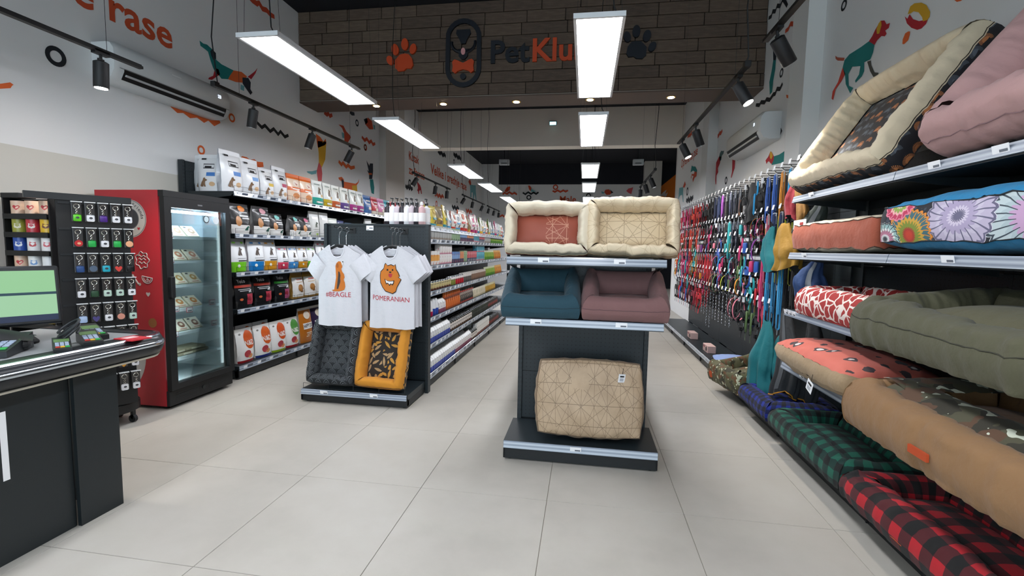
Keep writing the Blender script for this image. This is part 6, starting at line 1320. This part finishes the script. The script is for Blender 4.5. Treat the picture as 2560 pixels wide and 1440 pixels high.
# ================================================================ checkout counter
T = thing('checkout_counter', 'dark checkout counter with rounded bumper edge and chrome strip', 'counter', (-2.43, .6, 0))
MB().box(-.02, 0, 1.26, 1.473, .0, .775).obj('front_panel', P('#1b2225', .45), T); MB().box(-.045, -.025, -1.6, 1.255, .0, .775).obj('front_panel', P('#1b2225', .45), T)
MB().box(-.70, -.02, 1.453, 1.473, .0, .775).obj('end_panel', P('#1d2427', .45), T); MB().box(-.04, -.03, 1.245, 1.262, 0, .775).obj('panel_gap', BLACK, T)
MB().box(-.72, .06, -1.6, 1.66, .86, .895).obj('top_board', P('#8d9091', .45), T)
prof = [(.0, .785), (.075, .785), (.10, .80), (.112, .83), (.112, .862), (.10, .888), (.075, .90), (.0, .90)]
path = [(.06-.07, -1.6), (.06-.07, 1.55), (.06-.10, 1.60), (-.72, 1.60)]
def sweep(prof, name, m, off=0.):
    mb = MB(); pts = [(-.01, -1.6, 1, 0), (-.01, 1.59, 1, 0)]+[(-.07+.06*math.cos(t), 1.59+.06*math.sin(t), math.cos(t), math.sin(t)) for t in (R(15*i) for i in range(1, 6))]+[(-.07, 1.65, 0, 1), (-.72, 1.65, 0, 1)]
    vs = [(x+nx*a, y+ny*a, z) for x, y, nx, ny in pts for a, z in prof]; n = len(prof)
    mb.add(vs, [(j*n+i, (j+1)*n+i, (j+1)*n+(i+1) % n, j*n+(i+1) % n) for j in range(len(pts)-1) for i in range(n)]+[tuple(range(n)), tuple(reversed(range((len(pts)-1)*n, len(pts)*n)))]); return mb.obj(name, m, T, True, ang=50)
sweep(prof, 'bumper', P('#10151b', .3)); sweep([(.104, .872), (.1155, .862), (.1155, .845), (.11, .84), (.10, .85)], 'chrome_strip', P('#c9d2dc', .18, 1.)); sweep([(.085, .899), (.098, .893), (.094, .9015), (.08, .903)], 'chrome_trim', P('#aeb6c0', .2, 1.)); sweep([(0, .775), (.085, .775), (.092, .785), (0, .785)], 'light_edge', P('#bdb8aa', .5))
MB().box(-.0245, -.024, .98, 1.005, .37, .675).obj('paper_notice', PAPER, T)
CT = .9
def on(nm, label, cat, x, y, rz=0, z=CT-.002): return thing(nm, label, cat, (x, y, z), (0, 0, rz))
# point-of-sale screen
t = on('pos_screen', 'black point-of-sale screen showing pale green panels', 'screen', -2.83, 1.86, R(62))
MB().rbox(-.12, .12, -.09, .09, 0, .02, .008).obj('stand_base', BLACK, t); MB().rbox(-.03, .03, -.0, .05, .02, .16, .008).obj('stand_neck', BLACK, t)
S = MB().rbox(-.215, .215, -.018, .018, -.15, .15, .01).obj('screen_housing', P('#14171a', .35), t, loc=(0, -.02, .235), rot=(R(-10), 0, 0))
MB().box(-.198, .198, -.0195, -.018, .015, .125).obj('display', EM('#9fd9a0', .75, 'screen_green'), S); MB().box(-.198, .198, -.0195, -.018, -.10, .002).obj('display', EM('#a9dcae', .75, 'screen_green_pale'), S)
MB().box(-.198, .198, -.0192, -.018, .002, .015).obj('display', EM('#1d4a5c', .6, 'screen_blue'), S); MB().box(-.198, .198, -.0192, -.018, -.13, -.10).obj('display', EM('#1f3560', .5, 'screen_navy'), S)
def terminal(label, x, y, rz, s=1.):
    t = on('card_terminal', label, 'card terminal', x, y, rz); t.scale = (s,)*3
    MB().add([(-.04, -.1, 0), (.04, -.1, 0), (.04, .1, 0), (-.04, .1, 0), (-.04, -.1, .022), (.04, -.1, .022), (.04, .1, .06), (-.04, .1, .06)], [(3, 2, 1, 0), (4, 5, 6, 7), (0, 1, 5, 4), (1, 2, 6, 5), (2, 3, 7, 6), (3, 0, 4, 7)]).obj('body', P('#1b1e21', .4), t)
    sl = math.atan2(.038, .2); K_ = link('face', None, t, (0, -.1, .0225), (sl, 0, 0))
    F_ = MB().box(-.034, .034, .115, .165, 0, .0012).obj('display', P('#5c7a4a', .3), t, loc=(0, -.1, .0225), rot=(sl, 0, 0)); bpy.data.objects.remove(K_)
    for i in range(4):
        for j in range(3): MB().box(-.03+j*.021, -.013+j*.021, .045+i*.016, .056+i*.016, 0, .003).obj('key', P('#9aa7bd', .4), t, loc=(0, -.1, .0225), rot=(sl, 0, 0))
    for j, c in enumerate(('#b5302a', '#c9a02a', '#2f9c4a')): MB().box(-.03+j*.021, -.011+j*.021, .018, .036, 0, .003).obj('key', P(c, .4), t, loc=(0, -.1, .0225), rot=(sl, 0, 0))
terminal('grey card terminal with olive display at the left counter edge', -2.60, 1.72, R(35), 1.25); terminal('small flat card terminal by the chrome strip', -2.44, 1.83, R(55), .8); terminal('card terminal beside the coiled cable', -2.47, 1.98, R(60), .95); terminal('card terminal propped at the back near the red sheet', -2.60, 2.10, R(65), 1.05)
t = on('scanner_cradle', 'black curved scanner cradle with green strip below the screen', 'scanner', -2.72, 1.70, R(50))
MB().grid(lambda u, v: ((u-.5)*.36, -.08+.17*v, .035+.075*math.sin(math.pi*(.15+.75*u))*(1-.6*(2*v-1)**2)), 24, 12).obj('hood', P('#16181a', .5), t, True, ang=0)
MB().rbox(-.17, .17, -.075, .085, 0, .05, .02).obj('base', P('#121416', .5), t); MB().rbox(-.16, -.05, -.06, .02, .085, .093, .003).obj('green_strip', P('#6fae1e', .5), t); MB().rbox(-.03, .05, -.05, .0, .113, .119, .002).obj('white_slip', PAPER, t)
t = on('coiled_cable', 'black coiled cable lying between the card terminals', 'cable', -2.50, 1.91, 0)
MB().tube([(.045*math.cos(a), .03*math.sin(a)*1.2, .045+.035*math.sin(a+.6)+.0012*i) for i, a in enumerate(6.2832*k/18 for k in range(50))], .006, 6).obj('coil', P('#25282b', .5), t, True); MB().cyl((.03, -.04, .006), (.08, -.06, .006), .006, 8).obj('plug', P('#cfd2d4', .5), t)
t = on('leaflet', 'red leaflet with white stripe lying at the counter end', 'leaflet', -2.36, 2.115, R(-8))
MB().box(-.075, .06, -.05, .05, 0, .006).obj('sheet', P('#c12a34', .5), t); MB().box(-.05, -.005, -.03, .03, .006, .0066).obj('white_stripe', P('#e6c9c8', .5), t)
# ================================================================ spinner rack with mugs and key rings
T = thing('spinner_rack', 'tall black wheeled rack with key rings and printed mugs', 'display rack', (-3.60, 3.0, 0))
KA, KB = V((-3.545, 2.735, 0)), V((-3.384, 3.02, 0)); kd = (KB-KA).normalized(); kn = V((kd.y, -kd.x, 0)); ka = math.atan2(kd.y, kd.x)
def loc_(p): return p-V((-3.60, 3.0, 0))
KP = link('key_panel', MB().box(-.05, .345, 0, .02, .18, 1.69).mesh('key_panel', BLACK), T, loc_(KA), (0, 0, ka))
MB().box(-.20, .36, -.012, .03, 1.69, 1.735).obj('header_board', P('#15191c', .4), T, loc=loc_(KA), rot=(0, 0, ka))
MB().cyl((0, 0, .06), (0, 0, 1.72), .03, 14).obj('post', BLACK, T); MB().lathe([(.17, .10), (.19, .11), (.19, .17), (.16, .18)], 28).obj('turntable', BLACK, T, True)
for i in range(4):
    a = R(-62+90*i); c_ = MB().cyl((.15*math.cos(a), .15*math.sin(a)-.012, .03), (.15*math.cos(a), .15*math.sin(a)+.012, .03), .03, 14).obj('caster', P('#15171a', .5), T); MB().box(.15*math.cos(a)-.012, .15*math.cos(a)+.012, .15*math.sin(a)-.012, .15*math.sin(a)+.012, .03, .11).obj('caster_fork', CHARD, c_)
MX0, MX1, MY = -4.0, -3.635, 2.70
for x in (MX0-.01, MX1+.005): MB().box(x, x+.012, MY-.01, MY+.12, .5, 1.70).obj('mug_upright', BLACK, T, loc=loc_(V((0, 0, 0))))
MB().box(MX0, MX1, MY+.11, MY+.12, .5, 1.70).obj('mug_back', BLACK, T, loc=loc_(V((0, 0, 0))))
MB().rbox(MX0-.02, MX0+.13, MY-.01, MY+.1, 1.70, 1.735, .004).obj('mug_header', BLACK, T, loc=loc_(V((0, 0, 0))))
MZ = [1.585-.127*k for k in range(7)]
for z in MZ: MB().box(MX0, MX1, MY-.015, MY+.11, z-.02, z).box(MX0, MX1, MY-.018, MY-.015, z-.03, z+.006).obj('mug_shelf', BLACK, T, loc=loc_(V((0, 0, 0))))
mug_body = MB().lathe([(.034, 0), (.039, .004), (.04, .095), (.037, .095), (.036, .01), (.01, .008)], 24).mesh('mug_body', WHITE, True); mug_handle = MB().tube([(0, .038, .075), (0, .06, .075), (0, .066, .05), (0, .06, .025), (0, .038, .022)], .005, 8).mesh('mug_handle', WHITE, True)
MC = [['peach heart', 'peach heart', 'peach heart'], ['olive', 'red', 'yellow dog'], ['blue paw', 'white lettered', 'white pink dog'], ['peach heart', 'white blue shirt', 'white'], ['white', 'white', 'white'], ['peach heart', 'yellow dog', 'peach heart'], ['yellow dog', 'red', 'yellow dog']]
MCOL = {'peach heart': '#d8b59c', 'olive': '#98963a', 'red': '#b8303a', 'yellow dog': '#d9ae2a', 'blue paw': '#2b4fa0', 'white lettered': '#e2dedd', 'white pink dog': '#e2dedd', 'white blue shirt': '#e2e0de', 'white': '#dedede'}
for r_, z in enumerate(MZ):
    for i in range(3):
        x = MX0+.065+i*.118; k = MC[r_][i]
        t = thing('mug', '%s mug, %s from the left in mug row %s from the top' % (k, ordw(i), ordw(r_)), 'mug', (x, MY+.035, z+.001), (0, 0, R(35)), 'printed mugs on the rack')
        recolor(link('body', mug_body, t), 0, P(MCOL[k], .25)); recolor(link('handle', mug_handle, t), 0, P(MCOL[k], .25))
        pr = {'peach heart': '#b8343a', 'yellow dog': '#6b3c1e', 'blue paw': '#d9dbe0', 'white lettered': '#b8464a', 'white pink dog': '#c9626a', 'white blue shirt': '#6f93c0', 'olive': '#d8d2b8', 'red': '#e4d8d0'}.get(k)
        if pr:
            n = 8; q = lambda a, b: (.0406*math.sin(a), -.0406*math.cos(a), .05+b); hp = ((0, -1), (.5, -.5), (.9, 0), (.95, .35), (.75, .65), (.4, .7), (0, .4), (-.4, .7), (-.75, .65), (-.95, .35), (-.9, 0), (-.5, -.5)) if 'heart' in k else ((-.8, -.7), (0, -.9), (.8, -.7), (1, -.2), (.8, .3), (.9, .8), (.4, .6), (-.3, .65), (-.8, .9), (-.8, .3), (-1, -.2))
            MB().add([q(a*.5, b*.02) for a, b in hp], [tuple(range(len(hp)))]).obj('print', P(pr, .4), t)
# key rings
card = MB().rbox(-.027, .027, -.006, .0, -.115, .02, .003).mesh('backing_card', P('#2a2827', .3, 0, .5)); ring_me = MB().tube([(.015*math.cos(6.2832*i/16), -.012, -.01+.015*math.sin(6.2832*i/16)) for i in range(16)], .0022, 5, closed=True).mesh('split_ring', P('#d3d0c6', .2, 1.), True)
lk = MB()
for i in range(4): lk.tube([((.005*math.cos(a) if i % 2 else 0), -.012+(0 if i % 2 else .005*math.cos(a)), -.030-.009*i+.007*math.sin(a)) for a in (6.2832*k/8 for k in range(8))], .0018, 4, closed=True)
chain_s = lk.mesh('ring_chain', P('#cfccc4', .2, 1.), True)
pend_s = MB().rbox(-.022, .022, -.018, -.011, -.112, -.066, .008).mesh('pendant', WHITE, True); pend_r = MB().prism(ell(0, -.088, .022, .022, 20), lambda a, b, c: (a, -.011-c, b), .006).mesh('pendant', WHITE); pend_h = MB().prism([(a*.022, -.09+b*.024) for a, b in ((0, -1), (.6, -.4), (.95, .2), (.75, .65), (.35, .7), (0, .35), (-.35, .7), (-.75, .65), (-.95, .2), (-.6, -.4))], lambda a, b, c: (a, -.011-c, b), .006).mesh('pendant', WHITE)
clip_me = MB().box(-.03, .03, -.02, 0, .018, .024).tube([(0, 0, .02), (0, -.03, .02)], .0025, 5).mesh('card_clip', P('#cfd2d4', .3))
KC = ['lime white purple white white', 'red green white green peach', 'blue slate turquoise coral black', 'white darkgreen mint mint white', 'paleblue violet white salmon mint', 'black white lime white black', 'white lime white amber white', 'mint white mint white white']
KCOL = {'lime': '#5fbf2a', 'white': '#dcdcdf', 'purple': '#4a2a7c', 'red': '#b5282c', 'green': '#2aa04a', 'peach': '#d8a07a', 'blue': '#2b4a7c', 'slate': '#4f5f72', 'turquoise': '#2aa3b5', 'coral': '#c8423c', 'black': '#1a1a1c', 'darkgreen': '#2b4a34', 'mint': '#b9cfc2', 'paleblue': '#a9bedd', 'violet': '#4a4478', 'salmon': '#c88a78', 'amber': '#c98a2e'}
for r_ in range(8):
    for i, k in enumerate(KC[r_].split()):
        z = 1.69-r_*.178; a = .05+i*.07; p = KA+kd*a+kn*.03
        t = thing('key_ring', '%s key ring pendant, %s from the left in key ring row %s' % ({'darkgreen': 'dark green', 'paleblue': 'pale blue'}.get(k, k), ordw(i), ordw(r_)), 'key ring', (p.x, p.y, z-.03), (0, 0, ka), 'key rings on the rack')
        link('backing_card', card, t); link('split_ring', ring_me, t); link('ring_chain', chain_s, t); link('card_clip', clip_me, t)
        pm = (pend_s, pend_r, pend_s, pend_h)[(i*3+r_*5) % 4] if k not in ('white', 'mint') else pend_s
        o = link('pendant', pm, t); recolor(o, 0, P(KCOL[k], .25))
        if k in ('white', 'mint', 'turquoise', 'lime', 'red'): MB().prism(ell(.002, -.088, .010, .008, 10), lambda a, b, c: (a, -.0182-c, b), .0006).obj('emblem', P('#3a3d42' if k != 'red' else '#d8a07a', .4), t)
for r_ in range(8): MB().box(-.04, .34, -.006, 0, 1.665-r_*.178, 1.68-r_*.178).obj('hook_bar', CHARD, T, loc=loc_(KA), rot=(0, 0, ka))
